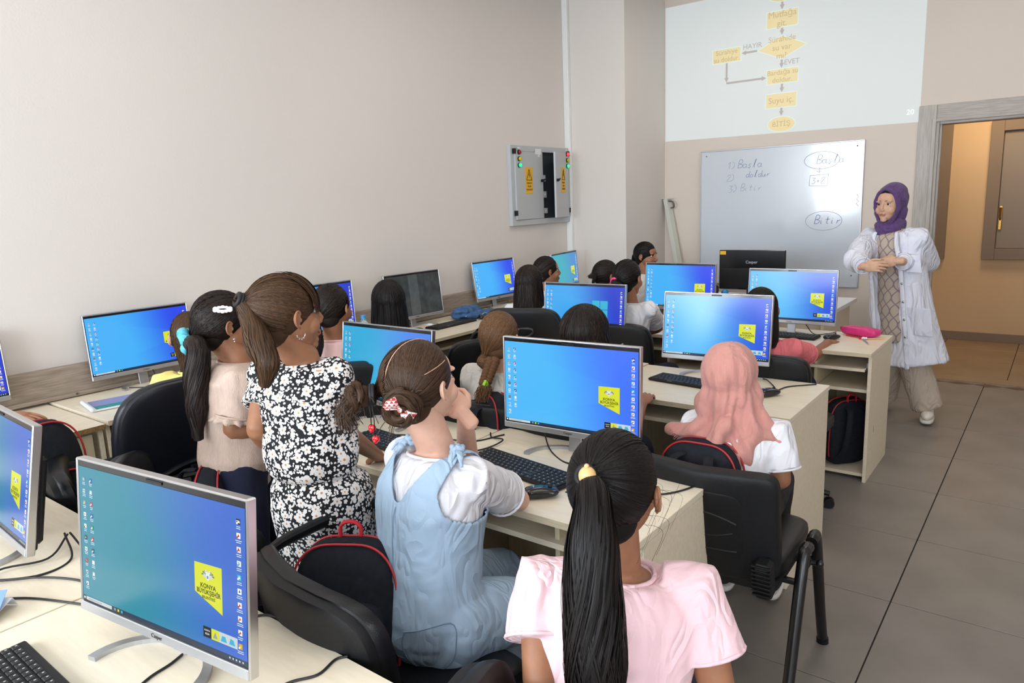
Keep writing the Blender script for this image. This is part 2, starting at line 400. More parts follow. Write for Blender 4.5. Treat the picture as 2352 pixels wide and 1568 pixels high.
def remesh(g, vox, smooth=2, name='tmp'):
    """union of closed shells -> one continuous skin; returns verts, faces"""
    me = g.mesh(name, [], False); o = bpy.data.objects.new(name, me); COL.objects.link(o)
    m = o.modifiers.new('r', 'REMESH'); m.mode = 'VOXEL'; m.voxel_size = vox; m.adaptivity = 0
    if smooth: s = o.modifiers.new('s', 'SMOOTH'); s.factor = .5; s.iterations = smooth
    dg = bpy.context.evaluated_depsgraph_get(); e = bpy.data.meshes.new_from_object(o.evaluated_get(dg))
    v = np.empty(len(e.vertices)*3); e.vertices.foreach_get('co', v); v = v.reshape(-1, 3)
    nn = np.empty(len(e.vertices)*3); e.vertices.foreach_get('normal', nn); nn = nn.reshape(-1, 3)
    f = np.empty(len(e.loops), int); e.loops.foreach_get('vertex_index', f)
    ls = np.empty(len(e.polygons), int); e.polygons.foreach_get('loop_total', ls); st = np.concatenate([[0], np.cumsum(ls)[:-1]])
    F = [tuple(f[a:a+b]) for a, b in zip(st.tolist(), ls.tolist())]
    bpy.data.objects.remove(o); bpy.data.meshes.remove(me); bpy.data.meshes.remove(e)
    return v, F, nn

# ------------------------------------------------------------------ the room
XL, XR, YB, YF, ZC = -3.98, 2.735, -2.75, 6.95, 3.6
def struct(name, g, mats, parent=None, **k):
    o = part(name, g, mats, parent, smooth=False, **k)
    if parent is None: o['kind'] = 'structure'
    return o
def wall_with_holes(g, axis, at, thick, a0, a1, z0, z1, holes):
    """wall slab with rectangular openings; holes (a0,a1,z0,z1)"""
    xs = sorted({a0, a1, *[h[0] for h in holes], *[h[1] for h in holes]}); zs = sorted({z0, z1, *[h[2] for h in holes], *[h[3] for h in holes]})
    for i in range(len(xs)-1):
        for j in range(len(zs)-1):
            mx, mz = (xs[i]+xs[i+1])/2, (zs[j]+zs[j+1])/2
            if any(h[0] < mx < h[1] and h[2] < mz < h[3] for h in holes): continue
            c, d = [mx, at, mz], [xs[i+1]-xs[i], thick, zs[j+1]-zs[j]]
            if axis == 'x': c = [at, mx, mz]; d = [thick, xs[i+1]-xs[i], zs[j+1]-zs[j]]
            g.box(c, d)
DX0, DX1, DZ = -.925, .02, 2.14           # door opening
g = G(); g.box((XL-.06, (YB+YF)/2, ZC/2), (.12, YF-YB, ZC)); struct('wall_left', g, 'wall_paint')
g = G(); wall_with_holes(g, 'y', YF+.07, .14, XL-.12, XR+.12, 0, ZC, [(DX0, DX1, 0, DZ)]); struct('wall_front', g, 'wall_paint_shaded')
WH = [(-3.7, -2.25, 1.05, 2.85), (-1.7, -.3, 1.05, 2.85), (.3, 1.7, 1.05, 2.85)]
g = G(); wall_with_holes(g, 'y', YB-.06, .12, XL-.12, XR+.12, 0, ZC, WH); struct('wall_back', g, 'wall_paint')
g = G(); wall_with_holes(g, 'x', XR+.06, .12, YB, YF, 0, ZC, [(-1.5, .1, 1.05, 2.85)]); struct('wall_right', g, 'wall_paint')
g = G(); g.box(((XL+XR)/2, (YB+YF)/2, ZC+.05), (XR-XL+.24, YF-YB+.24, .1)); struct('ceiling', g, 'ceiling_paint')
for i, (a, b, c, d) in enumerate(WH+[(-1.5, .1, 1.05, 2.85)]):
    fr = G(); pn = G(); ax = i == 3
    for q in (a, (a+b)/2, b):
        fr.box(((XR+.06) if ax else q, q if ax else YB-.06, (c+d)/2), (.06, .06, d-c))
    for z in (c, d): fr.box(((XR+.06) if ax else (a+b)/2, (a+b)/2 if ax else YB-.06, z), (.06, b-a+.06, .06) if ax else (b-a+.06, .06, .06))
    w = struct('window_%d' % (i+1), fr, 'white_plastic')
    pn.box(((XR+.06) if ax else (a+b)/2, (a+b)/2 if ax else YB-.06, (c+d)/2), (.006, b-a-.06, d-c-.06) if ax else (b-a-.06, .006, d-c-.06)); part('pane', pn, 'glass', w, smooth=False)
# pillar in the front left corner with a white conduit
PX, PY = -3.333, 6.12
g = G(); g.box(((XL+PX)/2, (PY+YF)/2, ZC/2), (PX-XL, YF-PY, ZC)); struct('wall_pillar', g, 'wall_paint')
g = G(); g.box((XL+.03, PY-.02, ZC/2+.4), (.06, .04, ZC-.8), 0, .004); g.box((XL+.03, PY-.0415, ZC/2+.4), (.02, .003, ZC-.8)); struct('trim_conduit', g, 'white_plastic')

# floor: grout bed with individual tiles
T = .635; X0, Y0 = -.44, 2.33
g = G(); g.box(((XL+XR)/2, (YB+9)/2, -.05), (XR-XL+.24, 9-YB, .08)); floor = struct('floor', g, 'grout')
shared = {}
def tile(x0, x1, y0, y1, m):
    w, h = round(x1-x0, 3), round(y1-y0, 3)
    if w < .03 or h < .03: return
    if (w, h, m) not in shared:
        q = G(); q.box((0, 0, -.005), (w-.005, h-.005, .01), 0, .0012); shared[(w, h, m)] = q.mesh('floor_tile', [m], False)
    link('floor_tile', shared[(w, h, m)], floor, ((x0+x1)/2, (y0+y1)/2, 0))
for i in range(-6, 6):
    for j in range(-8, 8):
        x0, x1 = max(XL, X0+i*T), min(XR, X0+(i+1)*T); y0, y1 = max(YB, Y0+j*T), min(6.93, Y0+(j+1)*T)
        if x1 > x0 and y1 > y0: tile(x0, x1, y0, y1, 'tile_grey')
for i in range(-2, 6):
    for j in range(3):
        x0, x1 = X0+.14+(i-1)*T, X0+.14+i*T; y0 = 7.12+j*T; y1 = min(8.85, y0+T)
        if x1 > x0 and y1 > y0: tile(max(x0, -2.2), min(x1, XR), y0, y1, 'tile_warm_lit')
# threshold strip of dark diamonds between the two floors
g = G(); g.box((-.45, 7.03, -.005), (.94, .18, .01)); struct('trim_threshold', g, 'tile_warm_lit')
q = G(); q.add([(-.125, 0, .0012), (0, -.062, .0012), (.125, 0, .0012), (0, .062, .0012)], [(0, 1, 2, 3)])
q = G(); q.loft([np.array([(-.099, 0, z), (0, -.05, z), (.099, 0, z), (0, .05, z)]) for z in (-.004, .0015)])
dm = q.mesh('diamond_tile', ['tile_dark'], False)
for i in range(12): link('diamond_tile', dm, floor, (-.815+.2*i, 6.85, 0))
# skirting
def skirt(name, x0, x1, y0, y1, m='taupe_frame', z=.09):
    g = G(); g.box(((x0+x1)/2, (y0+y1)/2, z/2), (x1-x0, y1-y0, z), 0, .002); struct(name, g, m)
skirt('baseboard_front', PX, -1.05, YF-.014, YF); skirt('baseboard_right', XR-.014, XR, YB, YF); skirt('baseboard_corridor', -2.2, XR, 8.836, 8.85)
# corridor
g = G(); g.box((.25, 8.91, 1.5), (5, .12, 3)); struct('wall_corridor', g, 'corridor_paint')
g = G(); g.box((-2.26, 8, 1.5), (.12, 1.82, 3)); struct('wall_corridor_end', g, 'corridor_paint')
g = G(); g.box((.25, 8, 3.05), (5, 2, .1)); struct('ceiling_corridor', g, 'ceiling_paint')
g = G(); g.box((2.7, 8, 1.5), (.1, 1.82, 3)); struct('wall_corridor_far', g, 'corridor_paint')
# shuttered hatches on the corridor wall
def hatch(x0, x1, z0, z1, handle, label):
    t = thing('wall_hatch', label, 'hatch', ((x0+x1)/2, 8.85, z0)); w, h = x1-x0, z1-z0; f = .11
    g = G()
    for x in (-w/2+f/2, w/2-f/2): g.box((x, -.025, h/2), (f, .05, h), 0, .003)
    for z in (f/2, h-f/2): g.box((0, -.026, z), (w-2*f, .052, f), 0, .003)
    part('frame', g, 'taupe_frame', t)
    g = G(); g.box((0, -.012, h/2), (w-2*f-.006, .024, h-2*f-.006), 0, .004); part('shutter', g, 'taupe_panel', t)
    if handle:
        g = G(); g.box((handle, -.03, .42), (.03, .012, .24), 0, .004); g.tube([(handle, -.03, .40), (handle, -.06, .42), (handle, -.065, .52)], .009, rnd=True); part('handle', g, 'brass', t)
hatch(-1.75, -1.02, .86, 2.24, 0, 'taupe shuttered hatch half hidden behind the left door jamb')
hatch(-.69, .5, .86, 2.24, -.46, 'taupe shuttered hatch with brass handle on the corridor wall')
# door frame
g = G()
g.box((DX0-.065, YF-.012, 1.135), (.13, .024, 2.27), 0, .003); g.box((DX0-.012, YF-.03, 1.08), (.03, .03, 2.16), 0, .003)
g.box((DX0+.012, YF+.06, 1.07), (.024, .17, 2.14), 0, .003); g.box((DX0+.03, YF+.03, 1.06), (.02, .05, 2.12), 0, .003)
g.box((DX1+.065, YF-.012, 1.135), (.13, .024, 2.27), 0, .003); g.box((DX1-.012, YF+.06, 1.07), (.024, .17, 2.14), 0, .003)
dr = struct('door_1', g, 'grey_wood_vertical')
g = G(); g.box(((DX0+DX1)/2, YF-.012, DZ+.065), (DX1-DX0-.002, .024, .13), 0, .003); g.box(((DX0+DX1)/2, YF+.06, DZ-.014), (DX1-DX0-.05, .17, .024), 0, .003); g.box(((DX0+DX1)/2, YF-.03, DZ+.006), (DX1-DX0, .03, .025), 0, .003)
part('door_head', g, 'grey_wood_horizontal', dr)
# timber cable rail along the left wall
g = G(); g.box((XL+.022, 1.7, .835), (.044, 8.8, .155), 0, .004); rail = struct('trim_rail', g, 'grey_wood')
g = G(); g.box((XL+.03, 1.7, .765), (.06, 8.8, .02), 0, .003); part('ledge', g, 'grey_wood', rail)
for y in (1.43, 2.6, 3.8, 5.0):
    g = G(); g.tube([(XL+.06, y, .768), (XL+.063, y, .768)], .006, n=10); part('screw', g, 'screw', rail)

# ------------------------------------------------------------------ projected slide (light thrown on the wall)
SX0, SX1, SZ0, SZ1 = -3.325, -1.05, 2.16, 3.44
mat('slide_light', 'ccd0ce', .8, emit='c8d0d0', estr=.34); mat('slide_yellow', 'e3d3a8', .8, emit='dccb98', estr=.25); mat('slide_grey', 'b4adaa', .8, emit='a89f9e', estr=.22)
mat('slide_text', 'c9b88f', .8, emit='b09a68', estr=.22); mat('slide_white', 'eef4f4', .8, emit='f0f5f5', estr=.35); mat('slide_halo', 'c8d8d2', .8, emit='c8d8d2', estr=.4)
g = G(); c = lambda x, z: (x, z)
g.add([(SX0, YF-.001, 2.172), (SX1, YF-.001, 2.147), (SX1, YF-.001, SZ1), (SX0, YF-.001, SZ1)], [(0, 1, 2, 3)])
g.add([(SX0, YF-.003, 2.172), (SX1, YF-.003, 2.147), (SX1, YF-.003, SZ1), (SX0, YF-.003, SZ1)], [(0, 1, 2, 3)])
sl = thing('projected_slide', 'pale projected slide with yellow flowchart high on the front wall', 'projection', ((SX0+SX1)/2, YF, 2.16))
OX, OZ = (SX0+SX1)/2, 2.16
def loc(g): return g.xf(Matrix.Translation((-OX, -YF, -OZ)))
part('slide_ground', loc(g), 'slide_light', sl, smooth=False)
def sbox(x, z, w, h, lines, size=.085, shape='box'):
    g = G(); y = YF-.004
    def outline(k):
        if shape == 'box': return [(x-w/2-k, z-h/2-k), (x+w/2+k, z-h/2-k), (x+w/2+k, z+h/2+k), (x-w/2-k, z+h/2+k)]
        if shape == 'diamond': return [(x-w/2-k*2, z), (x, z-h/2-k), (x+w/2+k*2, z), (x, z+h/2+k)]
        return [(x+(w/2+k)*math.cos(a*PI/14), z+(h/2+k)*math.sin(a*PI/14)) for a in range(28)]
    for k, m, yy in ((.007, 2, y), (0, 0, y-.0008)):
        o = outline(k); g.add([(p[0], yy, p[1]) for p in o], [tuple(range(len(o)))], m)
    for i, t in enumerate(lines): add_text(g, t, size, x, z+(len(lines)-1)*size*.52-i*size*1.04, y-.0018, 1, extr=.0002)
    part('flowchart_box', loc(g), ['slide_yellow', 'slide_text', 'slide_halo'], sl, smooth=False)
sbox(-2.192, 3.148, .27, .135, ['Mutfağa', 'git.'], .075)
sbox(-2.188, 2.905, .42, .195, ['Sürahide', 'su var', 'mı?'], .07, 'diamond')
sbox(-2.698, 2.907, .268, .12, ['Sürahiye', 'su doldur.'], .062)
sbox(-2.175, 2.658, .27, .12, ['Bardağa su', 'doldur.'], .062)
sbox(-2.181, 2.447, .27, .12, ['Suyu iç.'], .075)
sbox(-2.172, 2.237, .24, .13, ['BİTİŞ'], .062, 'oval')
sbox(-2.20, 3.36, .24, .13, ['BAŞLA'], .062, 'oval')
y = YF-.005
def arrow(x0, z0, x1, z1, w=.018, hd=.042, head=True):
    dx, dz = x1-x0, z1-z0; L = math.hypot(dx, dz); ux, uz = dx/L, dz/L; b = L-(hd if head else 0)
    g = G(); P = lambda s, t: (x0+ux*s-uz*t, y, z0+uz*s+ux*t)
    g.add([P(0, -w/2), P(b, -w/2), P(b, w/2), P(0, w/2)], [(0, 1, 2, 3)])
    if head: g.add([P(b, -w*1.15), P(L, 0), P(b, w*1.15)], [(0, 1, 2)])
    part('flowchart_arrow', loc(g), 'slide_grey', sl, smooth=False)
arrow(-2.195, 3.29, -2.195, 3.225); arrow(-2.19, 3.07, -2.19, 3.01); arrow(-2.185, 2.80, -2.185, 2.727); arrow(-2.177, 2.59, -2.177, 2.516); arrow(-2.175, 2.38, -2.175, 2.31)
arrow(-2.41, 2.907, -2.555, 2.907); arrow(-2.696, 2.84, -2.696, 2.665); arrow(-2.696, 2.658, -2.32, 2.658)
for tx, x_, z_ in (('HAYIR', -2.455, 2.955), ('EVET', -2.095, 2.770)): g = G(); add_text(g, tx, .062, x_, z_, YF-.005); part('flowchart_word', loc(g), 'slide_grey', sl, smooth=False)
g = G(); add_text(g, '20', .06, -1.122, 2.231, YF-.005); part('page_number', loc(g), 'slide_white', sl, smooth=False)

# ------------------------------------------------------------------ whiteboard
bx0, bx1, bz0, bz1 = -2.922, -1.452, .755, 2.043; bxc, bzc = (bx0+bx1)/2, (bz0+bz1)/2
wb = thing('whiteboard', 'glossy whiteboard with faded blue handwriting below the projected slide', 'whiteboard', (bxc, YF-.018, bz0), D(2.0))
def wl(g): return g.xf(Matrix.Translation((-bxc, -YF, -bz0)))
g = G(); g.box((bxc, YF-.012, bzc), (bx1-bx0-.01, .018, bz1-bz0-.01)); part('board', wl(g), 'whiteboard_face', wb, smooth=False)
g = G()
for a in (bx0+.005, bx1-.005): g.box((a, YF-.013, bzc), (.01, .026, bz1-bz0), 0, .002)
for z in (bz0+.005, bz1-.005): g.box((bxc, YF-.013, z), (bx1-bx0-.02, .026, .01), 0, .002)
part('rim', wl(g), 'silver_matte', wb, smooth=False)
for x in (bx0+.06, bx1-.06):
    for z in (bz0+.11, bz1-.05): g = G(); g.ell((x, YF-.022, z), (.006, .003, .006)); part('screw', wl(g), 'screw', wb)
# pen strokes: a small hand alphabet, unit box
HW = {'B': [[(.1, 0), (.2, 1), (.6, .9), (.5, .55), (.2, .5), (.65, .35), (.5, .05), (.1, 0)]], 'a': [[(.5, .4), (.2, .45), (.08, .2), (.25, 0), (.48, .15), (.52, .42), (.5, .1), (.62, 0)]],
      's': [[(.5, .42), (.25, .4), (.2, .28), (.42, .18), (.35, .02), (.1, .03)], [(.28, 0), (.3, -.15)]], 'l': [[(.15, 0), (.35, .9), (.42, .95), (.3, .4), (.3, .05), (.4, 0)]],
      'i': [[(.2, .4), (.2, .05), (.3, 0)], [(.24, .6), (.26, .64)]], 't': [[(.3, .8), (.25, .1), (.4, .02)], [(.1, .5), (.5, .52)]], 'r': [[(.15, 0), (.2, .4), (.22, .28), (.5, .42)]],
      'd': [[(.5, .4), (.2, .42), (.08, .15), (.25, 0), (.5, .15), (.6, .9), (.52, .1), (.65, 0)]], 'o': [[(.35, .42), (.1, .3), (.12, .05), (.4, .0), (.5, .25), (.35, .42)]],
      'k': [[(.15, 0), (.25, .9)], [(.5, .45), (.2, .22), (.5, 0)]], 'u': [[(.12, .4), (.14, .05), (.35, .02), (.48, .38), (.48, .05), (.58, 0)]],
      '1': [[(.15, .7), (.4, .95), (.35, 0)]], '2': [[(.1, .7), (.35, .95), (.55, .75), (.1, .05), (.65, .02)]], '3': [[(.1, .85), (.5, .85), (.25, .5), (.55, .35), (.35, .02), (.05, .08)]],
      ')': [[(.1, 1.0), (.4, .75), (.4, .3), (.1, 0)]], '+': [[(.1, .4), (.5, .4)], [(.3, .6), (.3, .2)]], ' ': []}
def hand(t, x, z, s, m, w=.0015):
    s *= .88
    g = G()
    for ch in t:
        for st in HW[ch]:
            p = [(x+a*s+b*s*.15, YF-.0225, z+b*s) for a, b in st]; g.tube(p, w, n=4, spline=3 if len(p) > 2 else 0)
        x += s*.62
    part('handwriting', wl(g), m, wb)
hand('1)', -2.66, 1.86, .075, 'marker_faint'); hand('Basla', -2.56, 1.865, .085, 'marker_blue')
hand('2)', -2.665, 1.745, .075, 'marker_faint'); hand('doldur', -2.48, 1.775, .07, 'marker_blue')
hand('3)', -2.645, 1.64, .08, 'marker_faint'); hand('Bitir', -2.53, 1.65, .075, 'marker_faint')
hand('Basla', -1.85, 1.86, .085, 'marker_blue'); hand('3+2', -1.885, 1.685, .07, 'marker_blue'); hand('Bitir', -1.85, 1.33, .085, 'marker_blue', .0022)
g = G()
for cx, cz, a, b in ((-1.80, 1.89, .15, .075), (-1.765, 1.355, .155, .085)): g.tube([(cx+a*math.cos(k*PI/12), YF-.0225, cz+b*math.sin(k*PI/12)) for k in range(25)], .0018, n=4)
g.tube([(-1.90, YF-.0225, 1.67), (-1.895, YF-.0225, 1.76), (-1.74, YF-.0225, 1.765), (-1.745, YF-.0225, 1.665), (-1.90, YF-.0225, 1.67)], .0018, n=4)
g.tube([(-1.815, YF-.0225, 1.83), (-1.82, YF-.0225, 1.785)], .0018, n=4); g.tube([(-1.84, YF-.0225, 1.80), (-1.82, YF-.0225, 1.783), (-1.80, YF-.0225, 1.80)], .0018, n=4)
g.tube([(-1.50, YF-.0225, 1.48+.02*k) if k % 2 else (-1.48, YF-.0225, 1.475+.02*k) for k in range(6)], .0022, n=4)
part('handwriting', wl(g), 'marker_faint', wb)

# ------------------------------------------------------------------ electrical cabinet on the left wall (local: +x along the wall to the right, -y out of the wall)
kx = 3.98/4.05
cy0, cy1, cz0, cz1 = 5.238*kx, 6.10, 1.63+(1.418-1.63)*kx, 1.63+(2.135-1.63)*kx
cw, ch = cy1-cy0, cz1-cz0
cab = thing('electrical_cabinet', 'grey electrical cabinet with danger signs and its right door ajar on the left wall', 'cabinet', (XL, (cy0+cy1)/2, cz0), D(90))
g = G()
for x in (-cw/2+.025, cw/2-.025): g.box((x, -.02, ch/2), (.05, .04, ch), 0, .002)
for z in (.025, ch-.025): g.box((0, -.02, z), (cw-.1, .04, .05), 0, .002)
part('frame', g, 'cabinet_grey', cab, smooth=False)
g = G(); g.box((0, -.006, ch/2), (cw-.1, .006, ch-.1)); part('back_plate', g, 'cabinet_dark', cab, smooth=False)
for x, z, h in ((.05, .42, .06), (.06, .27, .06), (.07, .12, .05)):
    g = G(); g.box((x, -.018, z), (.05, .02, h), 0, .003); g.box((x, -.03, z), (.02, .01, .02), 0, .002); part('breaker', g, 'cabinet_grey', cab, smooth=False)
dw, dh = (cw-.1)/2-.02, ch-.104
def cab_door(side):
    g = G(); hinge = -cw/2+.05 if side < 0 else cw/2-.05; wd = dw+.035 if side < 0 else dw
    s = 1 if side < 0 else -1
    g.box((s*wd/2, -.012, dh/2), (wd, .02, dh), 0, .002)
    d = part('door', g, 'cabinet_grey', cab, smooth=False); d.location = (hinge, -.034, .052); d.rotation_euler = (0, 0, D(2) if side < 0 else D(16))
    for k, (m, z) in enumerate((('lamp_red_off' if side < 0 else 'lamp_red', .592), ('lamp_yellow', .535), ('lamp_green', .48))):
        q = G(); x = s*.055; q.tube([(x, -.022, z), (x, -.03, z)], .021, m=1, n=16); q.tube([(x, -.028, z), (x, -.038, z)], .016, m=0, n=16, rnd=True); part('indicator_lamp', q, [m, 'black_plastic'], d)
    q = G(); sx = s*wd*.46; q.box((sx, -.0235, .345), (.115, .002, .235)); part('danger_sign', q, 'sign_yellow', d, smooth=False, label='yellow danger sign with lightning triangle')
    q = G(); tri = [(-.042, .35), (.042, .35), (0, .445)]
    for a in range(3):
        p0, p1 = tri[a], tri[(a+1) % 3]; q.tube([(sx+p0[0], -.0255, p0[1]), (sx+p1[0], -.0255, p1[1])], .0028, n=4, rnd=True)
    bolt = [(.004, .425), (-.010, .392), (-.001, .394), (-.006, .362), (.011, .398), (.002, .397)]
    q.add([(sx+a, -.0255, b) for a, b in bolt], [(0, 1, 2, 4, 5), (2, 3, 4)])
    for i, t in enumerate(('DİKKAT!', 'ÖLÜM', 'TEHLİKESİ')): add_text(q, t, .021, sx, .322-.029*i, -.0255)
    part('sign_print', q, 'sign_black', d, smooth=False)
    q = G(); kx2 = s*(wd-.03); q.tube([(kx2, -.022, .345), (kx2, -.04, .345)], .013, n=12); q.box((kx2+.008, -.045, .35), (.04, .012, .014), 0, .003, R=np.array(Matrix.Rotation(-.4, 3, 'Y'))); part('knob', q, 'black_plastic', d)
    q = G(); q.box((s*.055, -.0235, .628), (.04, .003, .012)); part('name_plate', q, 'cabinet_white', d, smooth=False)
    if side < 0:
        q = G(); q.box((wd-.075, -.0235, .605), (.1, .002, .05)); q.box((wd-.065, -.0235, .568), (.03, .002, .02)); part('worn_label', q, 'cabinet_white', d, smooth=False)
    for z in (.6, .06):
        q = G(); q.box((-s*.008, -.012, z), (.03, .035, .045), 0, .003); part('hinge', q, 'black_plastic', d)
cab_door(-1); cab_door(1)

# long pale metal channel leaning in the corner beside the pillar
t = thing('metal_channel', 'pale metal channel leaning in the corner between pillar and whiteboard', 'channel', (-3.05, 6.83, 0))
g = G(); a = Vector((-3.285, 6.90, 1.60)); b = Vector((-2.93, 6.80, .02)); dirv = (b-a).normalized(); L = (b-a).length
R = dirv.to_track_quat('Z', 'Y').to_matrix(); c = (a+b)/2-Vector((-3.05, 6.83, 0))
for off, d in (((-.03, 0, 0), (.008, .045, L)), ((.03, 0, 0), (.008, .045, L)), ((0, .02, 0), (.066, .006, L)), ((0, -.004, 0), (.006, .03, L))):
    g.box(tuple(c+R@Vector(off)), d, 0, .001, R=np.array(R))
part('rail', g, 'pale_green_metal', t, smooth=False)
g = G(); g.box(tuple(a-Vector((-3.05, 6.83, -.005))), (.13, .05, .006), 0, .001); part('end_plate', g, 'pale_green_metal', t, smooth=False)
g = G(); g.tube([tuple(a-Vector((-3.05, 6.83, 0))+Vector(v)) for v in ((.03, -.03, -.02), (.08, -.03, -.03), (.085, -.02, -.08), (.05, -.02, -.09))], .008, n=6, spline=3); part('bracket', g, 'screw', t)

# ------------------------------------------------------------------ furniture
def sp(x, e): return np.sign(x)*np.abs(x)**e
def sup(g, c, r, e1=.35, e2=.3, nu=40, nv=16, m=0, axis='z', bend=None, R=None):
    """superellipsoid pad: thin axis is `axis`"""
    u = np.linspace(-PI, PI, nu, endpoint=False); rings = []
    rr = {'z': (r[0], r[1], r[2]), 'y': (r[0], r[2], r[1]), 'x': (r[1], r[2], r[0])}[axis]
    vs = np.linspace(-PI/2, PI/2, nv+1)[1:-1]; P = []
    for v in vs: P.append(np.stack([rr[0]*sp(np.cos(v), e1)*sp(np.cos(u), e2), rr[1]*sp(np.cos(v), e1)*sp(np.sin(u), e2), np.full(nu, rr[2]*sp(np.sin(v), e1))], 1))
    # inner rings so that the flat faces carry vertices for bending
    lo = [P[0]*np.array([k, k, 1]) for k in (.3, .6, .85)]; hi = [P[-1]*np.array([k, k, 1]) for k in (.85, .6, .3)]
    P = lo+P+hi; P[0][:, 2] = P[0][:, 2]
    def T(A):
        if axis == 'y': A = np.stack([A[:, 0], A[:, 2], A[:, 1]], 1)
        if axis == 'x': A = np.stack([A[:, 2], A[:, 0], A[:, 1]], 1)
        if bend is not None: A = bend(A.copy())
        if R is not None: A = A@np.asarray(R).T
        return A+np.array(c)
    return g.loft([T(p) for p in P], m)

def desk(label, loc, rz, w=.91, d=.60, cpu=True, edge='birch_edge', group=None, top='birch_top', side='birch', keys=True, z=.75):
    t = thing('computer_desk', label, 'desk', loc, rz, group)
    g = G(); g.box((0, 0, z-.011), (w-.003, d, .022), 0, .0015); part('desktop', g, top, t, smooth=False)
    g = G(); g.box((0, -d/2-.0008, z-.011), (w-.004, .0015, .021)); part('edge_band', g, edge, t, smooth=False)
    for s in (-1, 1): g = G(); g.box((s*(w/2-.012), .01, (z-.024)/2), (.018, d-.05, z-.024), 0, .001); part('side_panel', g, side, t, smooth=False)
    g = G(); g.box((0, d/2-.04, .47), (w-.045, .016, .48), 0, .001); part('modesty_panel', g, 'birch_inside', t, smooth=False)
    if cpu:
        g = G(); g.box((w/2-.30, .02, .36), (.016, d-.09, .66), 0, .001); part('inner_panel', g, 'birch_inside', t, smooth=False)
        g = G(); g.box((w/2-.157, .02, .52), (.265, d-.10, .018), 0, .001); part('shelf', g, side, t, smooth=False)
        g = G(); g.box((w/2-.157, .02, .035), (.265, d-.07, .018), 0, .001); part('plinth_shelf', g, side, t, smooth=False)
    if keys:
        g = G(); g.box((0, -.06, z-.105), (w-.075, .40, .018), 0, .001); part('keyboard_tray', g, side, t, smooth=False)
        for s in (-1, 1):
            g = G(); g.box((s*(w/2-.031), -.05, z-.085), (.012, .34, .03), 0, .001); g.tube([(s*(w/2-.034), -.24, z-.10), (s*(w/2-.044), -.24, z-.10)], .009, n=10); part('tray_runner', g, 'silver_matte', t, smooth=False)
    return t
GR = 'birch computer desks in rows facing the whiteboard'
desk('birch computer desk at the bottom of the picture under the large teal monitor', (-1.33, .50, 0), 0, group=GR)
desk('birch computer desk at the bottom left corner under tangled black cables', (-2.245, .50, 0), 0, group=GR)
desk('birch computer desk in front of the pink shirt girl, black keyboard and mouse on it', (-1.265, 1.845, 0), 0, w=.90, group=GR)
desk('birch computer desk beside the floral dress girl, in the nearest middle row', (-2.175, 1.845, 0), 0, group=GR)
desk('birch computer desk in front of the girl in the pink headscarf', (-1.265, 3.095, 0), 0, w=.92, group=GR)
desk('birch computer desk behind the braided girl, under a blue monitor', (-2.19, 3.125, 0), 0, group=GR)
desk('birch computer desk with pink pencil case, backpack in its open compartment', (-1.245, 4.46, 0), 0, w=.92, group=GR)
desk('birch computer desk in front of the girl with a pink hair elastic', (-2.175, 4.50, 0), 0, group=GR)
GL = 'birch desks along the left wall'
ys = [-.52, .39]+[1.31+.46+.92*k for k in range(5)]
for i, y in enumerate([.24+.42, 1.77, 2.69, 3.61, 4.53, 5.45]):
    lab = ['birch desk with worn chipboard front edge at the left picture border', 'birch desk holding a striped notebook under the left wall monitor', 'birch desk by the left wall with a water bottle standing on it',
           'birch desk by the left wall under the monitor with the dark picture', 'birch desk by the left wall with a denim jacket at its edge', 'birch desk in the far left corner beside the pillar'][i]
    if i == 0:
        t = desk(lab, (-3.655, .66, -.008), D(90), w=1.28, d=.70, cpu=False, edge='chipboard', group=GL, keys=False)
        g = G(); g.box((.28, -.31, .40), (.62, .018, .62), 0, .001); part('front_panel', g, 'birch_inside', t, smooth=False)
        g = G(); g.box((.28, -.322, .53), (.40, .006, .035), 0, .001); part('drawer_slot', g, 'black_plastic', t, smooth=False)
    else: desk(lab, (-3.66, y, 0), D(90), w=.92, d=.70, cpu=False, group=GL, side='birch')
# teacher's desk
t = thing('teacher_desk', 'white topped teacher desk below the whiteboard beside the teacher', 'desk', (-2.03, 5.68, 0))
g = G(); g.box((0, 0, .765), (1.5, .86, .03), 0, .002); part('desktop', g, 'white_desk', t, smooth=False)
for s in (-1, 1): g = G(); g.box((s*.70, 0, .375), (.02, .76, .75), 0, .001); part('side_panel', g, 'birch', t, smooth=False)
g = G(); g.box((0, -.33, .40), (1.38, .018, .66), 0, .001); part('front_panel', g, 'birch', t, smooth=False)

